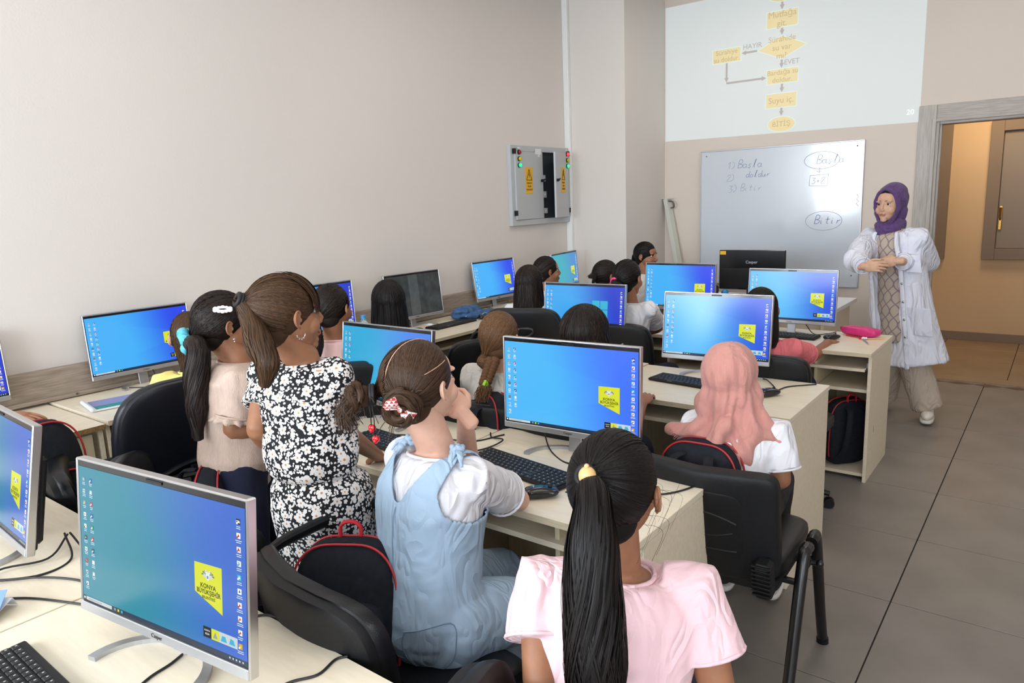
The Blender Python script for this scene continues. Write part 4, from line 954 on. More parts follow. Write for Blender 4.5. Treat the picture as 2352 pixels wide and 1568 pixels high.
# ---- backpacks
def backpack(label, loc, rz, tilt=0, s=1.0, lie=False, handle=False):
    t = thing('backpack', label, 'backpack', loc, rz, 'black backpacks with red piping')
    Rm = np.array((Matrix.Rotation(tilt, 4, 'X')@Matrix.Scale(s, 4)))
    def P(name, g, m, parent=t): g.xf(Rm); return part(name, g, m, parent)
    taper = lambda A: A*np.stack([1-.16*np.maximum(0, A[:, 2]/.22)**2, 1-.35*np.maximum(0, A[:, 2]/.22), 1+0*A[:, 0]], 1)
    g = G(); sup(g, (0, 0, .22), (.155, .085, .22), .55, .5, axis='y', nu=48, nv=14, bend=taper); V = g.V(); V = folds(V, V/np.linalg.norm(V, axis=1)[:, None], .004, 3, 12); g.v = [V]; body = P('body', g, 'backpack_cloth')
    g = G(); sup(g, (0, -.085, .16), (.125, .04, .13), .5, .4, axis='y', nu=40, nv=12, bend=taper); P('front_pocket', g, 'backpack_cloth')
    for yy, nm in ((-.055, 'red_piping'), (.045, 'red_piping')):
        g = G(); pts = [(.152*sp(math.cos(a), .5)*(1-.16*max(0, math.sin(a))**2), yy*(1-.3*max(0, math.sin(a))), .22+.216*sp(math.sin(a), .5)) for a in np.linspace(-.5, PI+.5, 40)]; g.tube(pts, .0035, n=6); P(nm, g, 'red_zip')
    g = G(); pts = [(.105*sp(math.cos(a), .5), -.118, .17+.10*sp(math.sin(a), .5)) for a in np.linspace(.0, PI, 24)]; g.tube(pts, .004, n=6); P('zip', g, 'red_zip')
    if handle: g = G(); g.tube([(-.03, .03, .425), (-.028, .03, .465), (0, .03, .478), (.028, .03, .465), (.03, .03, .425)], .009, n=8, spline=3, flat=.6); P('carry_handle', g, 'red_cloth')
    for q in (-1, 1):
        g = G(); g.tube([(q*.05, .06, .40), (q*.07, .12, .38), (q*.085, .135, .25), (q*.09, .11, .12), (q*.11, .07, .06)], [.018]*5, n=8, spline=4, flat=.3); P('shoulder_strap', g, 'backpack_cloth')
    g = G(); g.box((.165, -.02, .05), (.012, .05, .11), 0, .004); g.box((.19, -.03, .005), (.07, .045, .045), 0, .004, R=np.array(Matrix.Rotation(.5, 3, 'Y'))); P('red_strap', g, 'red_cloth')
    return t

# ------------------------------------------------------------------ people
def V3(*a): return np.array(a, float)
def nrm(v): v = np.asarray(v, float); return v/(np.linalg.norm(v)+1e-9)
def lerp(a, b, t): return np.asarray(a)*(1-t)+np.asarray(b)*t
def quadmesh(name, V, Q, mats, mi=None):
    me = bpy.data.meshes.new(name); me.vertices.add(len(V)); me.vertices.foreach_set('co', V.astype(np.float32).ravel())
    me.loops.add(Q.size); me.loops.foreach_set('vertex_index', Q.astype(np.int32).ravel()); me.polygons.add(len(Q)); me.polygons.foreach_set('loop_start', np.arange(0, Q.size, 4, dtype=np.int32))
    if mi is not None: me.polygons.foreach_set('material_index', mi.astype(np.int32))
    me.polygons.foreach_set('use_smooth', np.ones(len(Q), bool))
    for m in mats: me.materials.append(MATS[m])
    me.update(calc_edges=True); me.validate(); return me
def ribbons(P, O, w):
    """P (n,K,3) strand points, O outward directions, w (K,) widths"""
    n, K, _ = P.shape; T = np.gradient(P, axis=1); S = np.cross(T, O); S /= np.linalg.norm(S, axis=2)[:, :, None]+1e-9
    jit = RNG.normal(0, .25, (n, 1, 1)); S = S+O/(np.linalg.norm(O, axis=2)[:, :, None]+1e-9)*jit
    ww = (w[None, :]*RNG.uniform(.6, 1.3, (n, 1)))[:, :, None]*.5
    V = np.stack([P-S*ww, P+S*ww], 2).reshape(-1, 3)
    b = (np.arange(n)[:, None]*K+np.arange(K-1)[None, :]).ravel()*2; Q = np.stack([b, b+1, b+3, b+2], 1); return V, Q
HC, HR = V3(0, -.014, .027), V3(.0805, .0985, .0950)
def dirs_scalp(n, face=58, low=-.80, bias=None):
    o = []
    while len(o) < n:
        d = RNG.normal(size=(n*2, 3)); d /= np.linalg.norm(d, axis=1)[:, None]
        f = nrm((0, 1, -.30)); k = (d@f < math.cos(D(face))) & (d[:, 2] > low) & ~((d[:, 1] > -.15) & (d[:, 2] < -.35))
        o += list(d[k])
    return np.array(o[:n])
def slerp(a, b, t):
    """a (n,3), b (n,3) or (3,), t (K,)"""
    b = np.broadcast_to(b, a.shape); om = np.arccos(np.clip((a*b).sum(1), -.999, .999))[:, None, None]; t = t[None, :, None]
    return (np.sin((1-t)*om)*a[:, None]+np.sin(t*om)*b[:, None])/np.sin(om)
def face_skin(g, s=1.0, adult=False):
    """head in local axes: x right, y forward, z up; returns closed shells"""
    e = g.ell
    e((0, -.012, .030), (.0755, .0925, .086), nu=28, nv=18)
    e((0, .022, -.020), (.0640, .0665, .080), nu=28, nv=18)
    e((0, .030, -.062), (.0470, .0480, .044), nu=20, nv=12)
    e((0, .062, -.096), (.022, .020, .016)); e((0, .040, .036), (.057, .0465, .043), nu=20, nv=12)
    for q in (-1, 1): e((q*.036, .050, -.035), (.027, .029, .028)); e((q*.030, .072, .022), (.022, .014, .007)); e((q*.030, .064, -.006), (.018, .0155, .012))
    g.tube([(0, .082, .016), (0, .090, -.004), (0, .101, -.026)], [.008, .0085, .0105], n=12, rnd=True); e((0, .093, -.034), (.0165, .011, .0085))
    e((0, .084, -.058), (.021, .0085, .0060)); e((0, .083, -.069), (.018, .0085, .0060)); e((0, .072, -.083), (.024, .012, .010))
def ear(G_, q):
    g = G(); ear0(g, q); c = V3(q*.074, -.004, -.004); G_.add((g.V()-c)*.80+c, g.f)
def ear0(g, q):
    c = V3(q*.076, -.004, -.006)
    R = np.array(Matrix.Rotation(q*D(22), 3, 'Z')@Matrix.Rotation(D(-10), 3, 'X'))
    pts = [c+R@V3(q*.004+q*.006*math.sin(a), .004-.017*math.cos(a*1.0), .008+.024*math.sin(a)*1.0) for a in np.linspace(PI*1.55, PI*-.25+0, 14)]
    P = []
    for a in np.linspace(-1.9, 2.5, 16): P.append(c+R@V3(q*(.012+.003*math.cos(a)), -.017*math.cos(a)*.95-.004, .004+.027*math.sin(a)))
    g.tube(P, .0042, n=8, rnd=True); g.ell(c+R@V3(q*.007, -.004, .004), (.006, .017, .026), R=R); g.ell(c+R@V3(q*.009, .004, -.024), (.005, .0085, .0095), R=R); g.ell(c+R@V3(q*.011, .010, .0), (.004, .004, .007), R=R)
def hand_shape(g, wr, d, n, side, s=1.0, curl=.35, fist=False):
    """wr wrist, d pointing direction, n back-of-hand normal, side +1 right hand; palm, four fingers of three bones, thumb"""
    d = nrm(d); n = nrm(np.asarray(n)-d*(np.asarray(n)@d)); r = np.cross(d, n)*side   # towards the little finger
    c = wr+d*.048*s; g.ell(c, (.040*s, .052*s, .0155*s), R=np.stack([r, d, n], 1), nu=18, nv=12)
    g.ell(wr+d*.075*s, (.037*s, .022*s, .013*s), R=np.stack([r, d, n], 1)); g.tube([wr-d*.03*s, wr+d*.02*s], [.024*s, .024*s], n=12, rnd=True, flat=.75, up=n)
    L = [(.030, .95), (.034, 1.05), (.032, 1.0), (.025, .80)]
    for i, (o, l) in enumerate(zip((-.029, -.010, .010, .029), (.92, 1.03, .97, .78))):
        p = wr+d*(.088-.004*abs(i-1.2))*s+r*o*s; a = (1.25 if fist else curl*(.7+.12*i)); cur = 0; P = [p-d*.012*s, p]; spread = r*(o*1.2)
        for k, bl in enumerate((.036, .023, .019)):
            cur += a*(1.0 if k else .8); v = nrm(d*math.cos(cur)-n*math.sin(cur)+spread*(0 if fist else 1)); p = p+v*bl*l*s; P.append(p)
        g.tube(P, [.0085*s, .0088*s, .008*s, .0074*s, .0062*s], n=10, rnd=True)
    p = wr+d*.022*s-r*.026*s-n*.006*s; q = p+nrm(-r*.75+d*.75-n*.35)*.034*s; q2 = q+nrm(-r*.15+d*.9-n*(.55 if fist else .25))*.028*s; q3 = q2+nrm((r*.5 if fist else r*.1)+d*.8-n*.3)*.020*s
    g.tube([p, q, q2, q3], [.0135*s, .0110*s, .0092*s, .0072*s], n=10, rnd=True)
TPROF = [(-.16, .085, .075), (-.08, .118, .098), (.04, .128, .104), (.25, .112, .090), (.45, .110, .088), (.66, .122, .092), (.80, .124, .086), (.90, .100, .070), (.97, .058, .052)]
def torso_rings(S, prof, off=0, n=28, e=.85, belly=0):
    out = []; ang = np.arange(n)/n*2*PI
    for t, rx, ry in prof:
        right = nrm(lerp(S['hr'], S['sr'], min(1, max(0, t)))); up = nrm(S['neck']-S['hip']); fw = nrm(np.cross(up, right)); right = nrm(np.cross(fw, up))
        c = lerp(S['hip'], S['neck'], t)+fw*(.012*math.sin(PI*max(0, min(1, t))))*-1
        b = S['b']; out.append(c+((rx*b+off)*sp(np.cos(ang), e))[:, None]*right+((ry*b+off)*sp(np.sin(ang), e))[:, None]*fw)
    return out
class Person:
    def __init__(s, label, head, look, neck, shL, shR, elL, elR, wrL, wrR, hip, hyaw, kL=None, kR=None, aL=None, aR=None, s_=.92, b=1.0, skin='tan', hair='dark', fine=False, hands=True, ears=True, curlL=.4, curlR=.4, nL=None, nR=None, fistL=False, dL=None, dR=None, armr=1.0, group='pupils in the classroom', faced=False):
        s.lab = label; s.sc = s_; s.skin = skin; s.hair = hair; s.fine = fine
        s.HM = Matrix.Translation(head)@Matrix.Rotation(D(look[0]), 4, 'Z')@Matrix.Rotation(D(look[1]), 4, 'X')@Matrix.Rotation(D(look[2]), 4, 'Y')@Matrix.Scale(s_, 4)
        s.S = S = dict(hip=V3(*hip), neck=V3(*neck), b=b, sr=nrm(V3(*shR)-V3(*shL)), hr=V3(math.cos(D(hyaw)), math.sin(D(hyaw)), 0))
        for k, v in dict(shL=shL, shR=shR, elL=elL, elR=elR, wrL=wrL, wrR=wrR).items(): S[k] = V3(*v)
        f = V3(-math.sin(D(hyaw)), math.cos(D(hyaw)), 0); r = S['hr']
        S['hL'] = S['hip']-r*.07*b; S['hR'] = S['hip']+r*.07*b
        S['kL'] = V3(*kL) if kL else S['hL']+f*.36-r*.03+V3(0, 0, .0); S['kR'] = V3(*kR) if kR else S['hR']+f*.36+r*.03
        S['aL'] = V3(*aL) if aL else V3(S['kL'][0], S['kL'][1], .08)+f*.03; S['aR'] = V3(*aR) if aR else V3(S['kR'][0], S['kR'][1], .08)+f*.03
        s.root = thing('person', label, 'person', (float(S['hip'][0]), float(S['hip'][1]), 0), 0, group); s.org = V3(S['hip'][0], S['hip'][1], 0)
        vox = .0060 if fine else .009
        g = G(); g.loft(torso_rings(S, TPROF, -.006)); hm = np.array(s.HM)
        hp = lambda p: hm[:3, :3]@V3(*p)+hm[:3, 3]
        nk = hp((0, -.022, -.055)); g.tube([S['neck']-V3(0, 0, .05), S['neck'], nk], [.060*s_, .049*s_, .050*s_], n=16, rnd=True)
        ar = armr*s_
        for q in 'LR':
            g.tube([S['sh'+q], lerp(S['sh'+q], S['el'+q], .5), S['el'+q]], [.043*ar, .040*ar, .033*ar], n=14, rnd=True); g.tube([S['el'+q], lerp(S['el'+q], S['wr'+q], .3), S['wr'+q]], [.033*ar, .034*ar, .0225*ar], n=14, rnd=True)
            g.tube([S['h'+q], S['k'+q]], [.075*b, .050*b], n=14, rnd=True); g.tube([S['k'+q], lerp(S['k'+q], S['a'+q], .35), S['a'+q]], [.050*b, .046*b, .030*b], n=14, rnd=True)
        v, f_, nn = remesh(g, vox, 3)
        g2 = G(); face_skin(g2)
        hv, hf, hn = remesh(g2, .0028 if fine or faced else .0045, 3 if fine or faced else 2); 
        # sockets pressed in
        for q in (-1, 1):
            d2 = ((hv[:, 0]-q*.030)/.015)**2+((hv[:, 2]-.004)/.0085)**2; w = np.exp(-d2)*(hv[:, 1] > .03); hv[:, 1] -= .0085*w
        hv = hv@hm[:3, :3].T+hm[:3, 3]
        g3 = G(); 
        for q in (-1, 1): ear(g3, q)
        if ears: ev, ef, en = remesh(g3, .0018, 2); ev = ev@hm[:3, :3].T+hm[:3, 3]
        B = G(); B.add(v, f_); B.add(hv, hf)
        if ears: B.add(ev, ef)
        if hands:
            for q, sd, c, nv, dv, fs in (('L', -1, curlL, nL, dL, fistL), ('R', 1, curlR, nR, dR, False)):
                gg = G(); d = dv if dv is not None else S['wr'+q]-S['el'+q]; n_ = nv if nv is not None else (0, 0, 1)
                hand_shape(gg, S['wr'+q], d, n_, sd, s_*.92, c, fs); a, b_, c_ = remesh(gg, .0022 if fine or faced else .0035, 2); B.add(a, b_)
        B.v = [B.V()-s.org]; part('body', B, 'skin_'+skin, s.root, angle=None)
        # eyes, brows, lips
        for q in (-1, 1):
            g = G(); c = V3(q*.030, .0655, .004); g.ell(c, .0115, 0, 18, 12); g.tube([c+V3(0, .0092, -.0003), c+V3(0, .0118, -.0003)], .0062, 1, n=14); s.local('eye', g, ['eye_white', 'iris'])
            g = G(); g.tube([c+V3(q*x, .0105-abs(x)*.35-.0005, .0052-14*x*x) for x in np.linspace(-.0135, .014, 9)], [.0006]+[.0019]*7+[.0006], n=6); g.tube([c+V3(q*x, .0095-abs(x)*.3, -.0055+9*x*x) for x in np.linspace(-.012, .012, 7)], .0009, n=5); s.local('eyelashes', g, 'brow')
            g = G(); g.tube([V3(q*x, .0845-max(0, x-.022)*.75, .0262-.0022*((x-.026)/.017)**2) for x in np.linspace(.012, .046, 9)], [.0012]+[.0025]*6+[.002, .0008], n=6, flat=.8); s.local('eyebrow', g, 'brow')
        g = G(); P = [V3(x, .0925-abs(x)*.28-x*x*9, -.0595+.0018*math.cos(x*200)-.0008) for x in np.linspace(-.021, .021, 13)]; g.tube(P, [.0008]+[.0030]*11+[.0008], n=8, flat=.9); P = [V3(x, .0918-abs(x)*.25-x*x*10, -.0670) for x in np.linspace(-.018, .018, 11)]; g.tube(P, [.0008]+[.0036]*9+[.0008], n=8); s.local('lips', g, 'lips_'+skin)
    def local(s, name, g, m, parent=None, label=None):
        M = np.array(Matrix.Translation(tuple(-s.org))@s.HM); V = g.V()@M[:3, :3].T+M[:3, 3]; g.v = [V]; return part(name, g, m, parent or s.root, angle=None, label=label)
    def world(s, name, g, m, parent=None, angle=None, label=None):
        g.v = [g.V()-s.org]; return part(name, g, m, parent or s.root, angle=angle, label=label)
    def H(s, p): M = np.array(s.HM); return M[:3, :3]@V3(*p)+M[:3, 3]
    def top(s, m, hem=-.10, off=.014, sleeve=.62, sr=.056, amp=.004, neckcut=.955, sc=13, name='shirt', cuff=None, flare=1.0, seed=1, vox=None, extra=None, sleeves=True, prof=None, st=(1, 1, .5), endr=None):
        S = s.S; g = G(); pf = [p for p in (prof or TPROF) if p[0] > hem]; k = [p for p in TPROF if p[0] <= hem]
        pf = [(hem, pf[0][1]*flare, pf[0][2]*flare)]+[p for p in pf if p[0] < neckcut]+[(neckcut, .075, .062)]
        g.loft(torso_rings(S, pf, off))
        if sleeves:
            for q in 'LR':
                a, b = S['sh'+q], lerp(S['sh'+q], S['el'+q], sleeve) if sleeve <= 1 else None
                g.ell(a-V3(0, 0, .006), sr*.86)
                if sleeve <= 1: g.tube([lerp(a, S['neck'], .35)-V3(0, 0, .02), a, lerp(a, b, .5), b], [sr*.9, sr, sr*.98, (endr or sr*1.02)], n=18, rnd=False)
                else:
                    c = lerp(S['el'+q], S['wr'+q], sleeve-1); g.tube([lerp(a, S['neck'], .35)-V3(0, 0, .02), a, lerp(a, S['el'+q], .5), S['el'+q]], [sr*.9, sr, sr*.98, sr*.92], n=18, rnd=True); g.tube([S['el'+q], c], [sr*.92, (endr or sr*.72)], n=18)
        if extra: extra(g)
        v, f, n = remesh(g, vox or (.0065 if s.fine else .009), 2); v = folds(v, n, amp*1.7, seed, sc*1.15, st)
        o = G(); o.add(v, f); ob = s.world(name, o, m)
        # rolled collar
        rg = torso_rings(S, [(neckcut+.012, .056, .050)], .012, n=28)[0]; c = G(); c.tube(np.vstack([rg, rg[:2]]), .0045, n=6, cap=False); s.world('collar', c, m, ob)
        if sleeves and sleeve <= 1:
            for q in 'LR':
                a, b = S['sh'+q], lerp(S['sh'+q], S['el'+q], sleeve); d = nrm(b-a); u = nrm(np.cross(d, (.2, .1, 1))); w = np.cross(d, u)
                c = G(); R_ = (endr or sr*1.02)+.0015; c.tube([b+R_*(math.cos(t)*u+math.sin(t)*w) for t in np.linspace(0, 2*PI, 25)], .004, n=6, cap=False); s.world('sleeve_hem', c, m, ob)
        return ob
    def trousers(s, m, r=.014, name='trousers', amp=.004, end=.95, wide=1.0, seed=5):
        S = s.S; b = S['b']; g = G(); g.ell(S['hip'], (.135*b, .115*b, .11*b)); g.loft(torso_rings(S, [p for p in TPROF if p[0] < .3], r*.7))
        for q in 'LR':
            g.tube([S['h'+q], S['k'+q]], [.088*b, .062*b*wide], n=18, rnd=True); g.tube([S['k'+q], lerp(S['k'+q], S['a'+q], end)], [.062*b*wide, .046*b*wide**2], n=18, rnd=False)
        v, f, n = remesh(g, .0075 if s.fine else .010, 2); v = folds(v, n, amp, seed, 12); o = G(); o.add(v, f); return s.world(name, o, m)
    def shoes(s, m, yaw=None, sole='sole_white'):
        S = s.S
        for q in 'LR':
            a = S['a'+q]; f = nrm((S['a'+q]-S['k'+q])*V3(1, 1, 0)+V3(-S['hr'][1], S['hr'][0], 0)*.8) if yaw is None else V3(-math.sin(D(yaw)), math.cos(D(yaw)), 0)
            R = np.stack([np.cross(f, (0, 0, 1)), f, V3(0, 0, 1)], 1); c = V3(a[0], a[1], max(.0, a[2]-.075))+f*.05; k = s.sc
            g = G(); g.ell(c+V3(0, 0, .045), (.040*k, .115*k, .034), R=R, nu=20, nv=12); g.ell(c+V3(0, 0, .07)-f*.055, (.036*k, .046*k, .045), R=R); v, f_, n_ = remesh(g, .007, 2); o = G(); o.add(v, f_); sh = s.world('shoe', o, m)
            g = G(); sup(g, c+V3(0, 0, .014), (.042*k, .120*k, .013), .4, .7, nu=28, nv=8, R=R); s.world('sole', g, sole, sh)
    # ---- hair
    def hairpart(s, PO, core, w=.0022, name='hair', m=None):
        m = m or s.hair; Vs, Qs, off = [], [], 0
        for P, O, ww in PO:
            V, Q = ribbons(P, O, ww); Vs.append(V); Qs.append(Q+off); off += len(V)
        o = G()
        V = np.concatenate(Vs)-s.org if Vs else np.zeros((0, 3)); Q = np.concatenate(Qs) if Qs else np.zeros((0, 4), int)
        cv = core.V().reshape(-1, 3)-s.org; cf = [f if len(f) == 4 else (f[0], f[1], f[2], f[2]) for f in core.f]
        tri = [f for f in core.f if len(f) != 4]
        me = bpy.data.meshes.new(name); NV = len(V); F = [f for f in core.f]
        allV = np.vstack([V, cv]); me.vertices.add(len(allV)); me.vertices.foreach_set('co', allV.astype(np.float32).ravel())
        ls = np.concatenate([np.full(len(Q), 4), np.array([len(f) for f in F], int)]) if F else np.full(len(Q), 4)
        li = np.concatenate([Q.ravel(), np.concatenate([np.array(f) for f in F])+NV]) if F else Q.ravel()
        me.loops.add(len(li)); me.loops.foreach_set('vertex_index', li.astype(np.int32)); me.polygons.add(len(ls)); me.polygons.foreach_set('loop_start', np.concatenate([[0], np.cumsum(ls)[:-1]]).astype(np.int32))
        me.materials.append(MATS['hair_'+m]); me.materials.append(MATS['haircap_'+m]); me.polygons.foreach_set('material_index', np.concatenate([np.zeros(len(Q), np.int32), np.ones(len(F), np.int32)]))
        me.polygons.foreach_set('use_smooth', np.ones(len(ls), bool)); me.update(calc_edges=True); me.validate()
        return link(name, me, s.root)
    def cap(s, g, k=1.0, low=True):
        M = np.array(s.HM); q = G(); q.ell(HC, HR*.985*k, nu=36, nv=24)
        if low: q.ell((0, -.046, -.036), (.058, .048, .050), nu=24, nv=16)
        v = q.V()@M[:3, :3].T+M[:3, 3]; g.add(v, q.f); return g
    def scalp(s, n, target, K=9, lift=.012, face=58, low=-.8, spread=0, roots=None):
        """strands lying on the skull, gathered towards the local point `target`"""
        d0 = dirs_scalp(n, face, low) if roots is None else roots; tt = nrm((V3(*target)-HC)/HR); t = np.linspace(0, 1, K)
        d = slerp(d0, tt, t); L = 1+lift*(RNG.uniform(.2, 1.6, (n, 1))+.0*t[None, :])*(np.sin(PI*np.minimum(1, t*.8+.2))[None, :]*.6+.4)
        P = HC+HR*d*L[:, :, None]; end = V3(*target)+RNG.normal(0, .006, (n, 3)); k = np.clip((t-.75)/.25, 0, 1)[None, :, None]**1.5; P = P*(1-k)+end[:, None]*k
        M = np.array(s.HM); O = d@M[:3, :3].T; return P@M[:3, :3].T+M[:3, 3], O
    def ponytail(s, n, tie, pts, rad, K=12, w=.0024, roots=None, flare=1.0, lift=.012, name='hair', wav=.004, tail_only=False, flatv=1.0, face=58, cap=True):
        P1, O1 = s.scalp(n, tie, roots=roots, lift=lift, face=face); T0 = s.H(tie)
        pts = np.array([T0]+[V3(*p) for p in pts]); r = np.array(rad, float); C, R_ = resample(pts, r, 6); tt = np.linspace(0, len(C)-1, K); idx = tt.astype(int).clip(0, len(C)-2); fr = tt-idx
        C = C[idx]*(1-fr)[:, None]+C[idx+1]*fr[:, None]; R_ = R_[idx]*(1-fr)+R_[idx+1]*fr
        T = np.gradient(C, axis=0); T /= np.linalg.norm(T, axis=1)[:, None]; u = nrm(np.cross(T[0], (.3, .2, 1))); U = []
        for t in T: u = nrm(u-t*(u@t)); U.append(u)
        U = np.array(U); Wv = np.cross(T, U); n2 = int(n*.8); a = RNG.uniform(0, 2*PI, n2); rr = np.sqrt(RNG.uniform(.25, 1, n2))*1.0
        ln = RNG.uniform(.82, 1.02, n2); ph = RNG.uniform(0, 6.28, n2); a2 = a[:, None]+.35*np.sin(np.linspace(0, 5, K)[None, :]+ph[:, None])
        prof = R_[None, :]*rr[:, None]; P2 = C[None]+prof[:, :, None]*(np.cos(a2)[:, :, None]*U[None]+np.sin(a2)[:, :, None]*Wv[None]*flatv)
        P2 = P2+wav*np.sin(np.linspace(0, 9, K)[None, :, None]+ph[:, None, None]*V3(1, 1.7, .3))*np.linspace(0, 1, K)[None, :, None]
        P2[:, -1] = P2[:, -1]*ln[:, None]+P2[:, -2]*(1-ln[:, None]); O2 = np.cos(a2)[:, :, None]*U[None]+np.sin(a2)[:, :, None]*Wv[None]
        core = G(); core.tube(C, R_*.80, n=14, rnd=True, flat=1.0)
        if cap: s.cap(core)
        w1 = np.full(P1.shape[1], w); w2 = np.full(K, w*1.25); w2[-2:] *= .5; PO = [(P1, O1, w1), (P2, O2, w2)]
        return s.hairpart(PO, core, name=name)
    def loose(s, n, length=.3, K=16, w=.0026, part_x=0.0, back=.0, tipr=1.0, front=70, wav=.003, inward=.25, name='hair', lift=.02, part_y=(-.5, .7), tuck=0):
        """hair parted on top, falling straight over the sides and the back"""
        py = RNG.uniform(part_y[0], part_y[1], n); sd = RNG.choice([-1, 1], n); d0 = np.stack([sd*.03+part_x+RNG.normal(0, .05, n), py, np.sqrt(np.clip(1-py**2, .05, 1))], 1); d0 /= np.linalg.norm(d0, axis=1)[:, None]
        az = RNG.uniform(D(front), D(180), n)*sd   # angle from forward
        az = np.where(np.abs(az) < D(front+25), az, az); el = RNG.uniform(-.35, -.05, n)
        d1 = np.stack([np.sin(az)*np.cos(el), np.cos(az)*np.cos(el), np.sin(el)], 1); K1 = K//2; t = np.linspace(0, 1, K1); d = slerp(d0, d1, t); Lf = 1+lift*RNG.uniform(.2, 1.8, (n, 1)); P1 = HC+HR*d*(Lf[:, :, None])
        M = np.array(s.HM); P1w = P1@M[:3, :3].T+M[:3, 3]; O1 = d@M[:3, :3].T
        K2 = K-K1; e = P1w[:, -1]; axis = s.H((0, -.02, 0)); out = e-axis; out[:, 2] = 0; ol = np.linalg.norm(out, axis=1)[:, None]; out /= ol+1e-9
        Ln = length*RNG.uniform(.86, 1.03, n); tt = np.linspace(0, 1, K2+1)[1:]
        P2 = e[:, None]+np.zeros((n, K2, 3)); P2[:, :, 2] -= Ln[:, None]*tt[None, :]; ph = RNG.uniform(0, 6.28, n)
        rad = (ol*(1-inward*np.sin(np.minimum(tt*PI*.5, PI/2)))[None, :]) * (1+(tipr-1)*tt[None, :])
        P2[:, :, :2] = axis[:2]+(out[:, None, :2]*rad[:, :, None]); bk = np.array(s.HM)[:3, :3]@V3(0, -1, 0); P2 = P2+bk*back*tt[None, :, None]**1.2
        P2 += wav*np.sin(tt[None, :, None]*8+ph[:, None, None]*V3(1, 1.6, .2)); P = np.concatenate([P1w, P2], 1); O = np.concatenate([O1, np.repeat(out[:, None], K2, 1)], 1)
        core = G(); s.cap(core); zz = []
        for k in range(7):
            f = k/6; c = axis+bk*(back*f**1.2+.018); r = .074*s.sc*(1-inward*math.sin(min(f*PI/2, PI/2)))*(1+(tipr-1)*f); ang = np.arange(24)/24*2*PI
            a0 = math.atan2(bk[1], bk[0]); rx = np.where(np.cos(ang-a0) > -.15, 1, .45); zz.append(np.stack([c[0]+r*rx*np.cos(ang), c[1]+r*rx*np.sin(ang), np.full(24, c[2]+.01-length*.96*f)], 1))
        core.loft(zz); ww = np.full(K, w); ww[-2:] *= .55; return s.hairpart([(P, O, ww)], core, name=name)
    def tie(s, parent, c, r, m, d=(0, 0, 1), tr=.007, name='hair_elastic', label=None, turns=2):
        c = V3(*c); d = nrm(d); u = nrm(np.cross(d, (.3, .5, .2))); w = np.cross(d, u); g = G()
        for k in range(turns): g.tube([c+d*(k-(turns-1)/2)*tr*1.2+r*(math.cos(t)*u+math.sin(t)*w) for t in np.linspace(0, 2*PI, 20)], tr, n=8, cap=False)
        return s.world(name, g, m, parent, label=label)
exec_people = True
def A(p, q): return (p[0]+q[0], p[1]+q[1], p[2]+q[2])
def rv(a, k): return (math.cos(D(a))*k, math.sin(D(a))*k, 0)
def fv(a, k): return (-math.sin(D(a))*k, math.cos(D(a))*k, 0)
def sitter(label, head, ha, ba, skin='tan', hair='dark', pitch=4, roll=0, s_=.9, neck=None, sw=.125, seat=.47, arms='fwd', b=.95, nd=.125, hipback=.0, **k):
    """a seated pupil: head position, head and body heading"""
    n = neck or A(A(head, (0, 0, -nd)), fv(ba, -.01)); f = lambda v: fv(ba, v); r = lambda v: rv(ba, v)
    shL = A(A(n, r(-sw)), (0, 0, -.045)); shR = A(A(n, r(sw)), (0, 0, -.045)); hz = seat+.09; hip = A((n[0], n[1], hz), f(-.04-hipback))
    d = dict(shL=shL, shR=shR, elL=A(A(shL, f(.10)), (r(-.03)[0], r(-.03)[1], -.20)), elR=A(A(shR, f(.10)), (r(.03)[0], r(.03)[1], -.20)), hip=hip)
    d['wrL'] = A(A(d['elL'], f(.18)), (r(.04)[0], r(.04)[1], .04)); d['wrR'] = A(A(d['elR'], f(.18)), (r(-.04)[0], r(-.04)[1], .04))
    d['aL'] = A(A((hip[0], hip[1], .08), f(.40)), r(-.09)); d['aR'] = A(A((hip[0], hip[1], .08), f(.40)), r(.09))
    d['kL'] = A(A((hip[0], hip[1], hz-.01), f(.36)), r(-.09)); d['kR'] = A(A((hip[0], hip[1], hz-.01), f(.36)), r(.09)); d.update(k)
    return Person(label, head, (ha, pitch, roll), n, hip=d.pop('hip'), hyaw=ba, s_=s_, b=b, skin=skin, hair=hair, **d)

# 1. pink T-shirt, long dark ponytail with a wooden bead (nearest, seen from behind)
p = sitter('girl in pale pink T-shirt with long dark ponytail held by a wooden bead', (-0.641,1.123,1.087), 8, 25, hair='black', skin='tan', pitch=3, s_=1.0, fine=True, sw=.145, b=1.12, nd=.150,
           elR=(-0.443,1.149,0.723), wrR=(-0.527,1.251,0.510), elL=(-0.708,0.952,0.760), wrL=(-0.776,1.069,0.558), curlR=.5)
p.top('cloth_pinklight', hem=-.12, off=.018, sleeve=.60, sr=.064, amp=.0045, sc=9, seed=2, endr=.066); p.trousers('cloth_navy'); p.shoes('shoe_white')
tl = (-.008, -.102, .072)
h = p.ponytail(6500, tl, [(-0.588,0.957,1.139), (-0.572,0.925,1.063), (-0.563,0.910,0.972), (-0.554,0.897,0.889), (-0.548,0.892,0.798)], [.013, .030, .044, .049, .049, .040], K=22, w=.0022, wav=.006)
c = p.H((-.008, -.112, .076)); p.tie(h, c, .016, 'tie_black', (0, -.6, .4), .005, turns=2)
g = G(); g.ell(p.H((.006, -.136, .088)), (.0155, .0155, .0165)); g.ell(p.H((.006, -.137, .106)), .0045); p.world('wooden_bead', g, 'bead_wood', h, label='round pale wooden bead on the hair elastic')
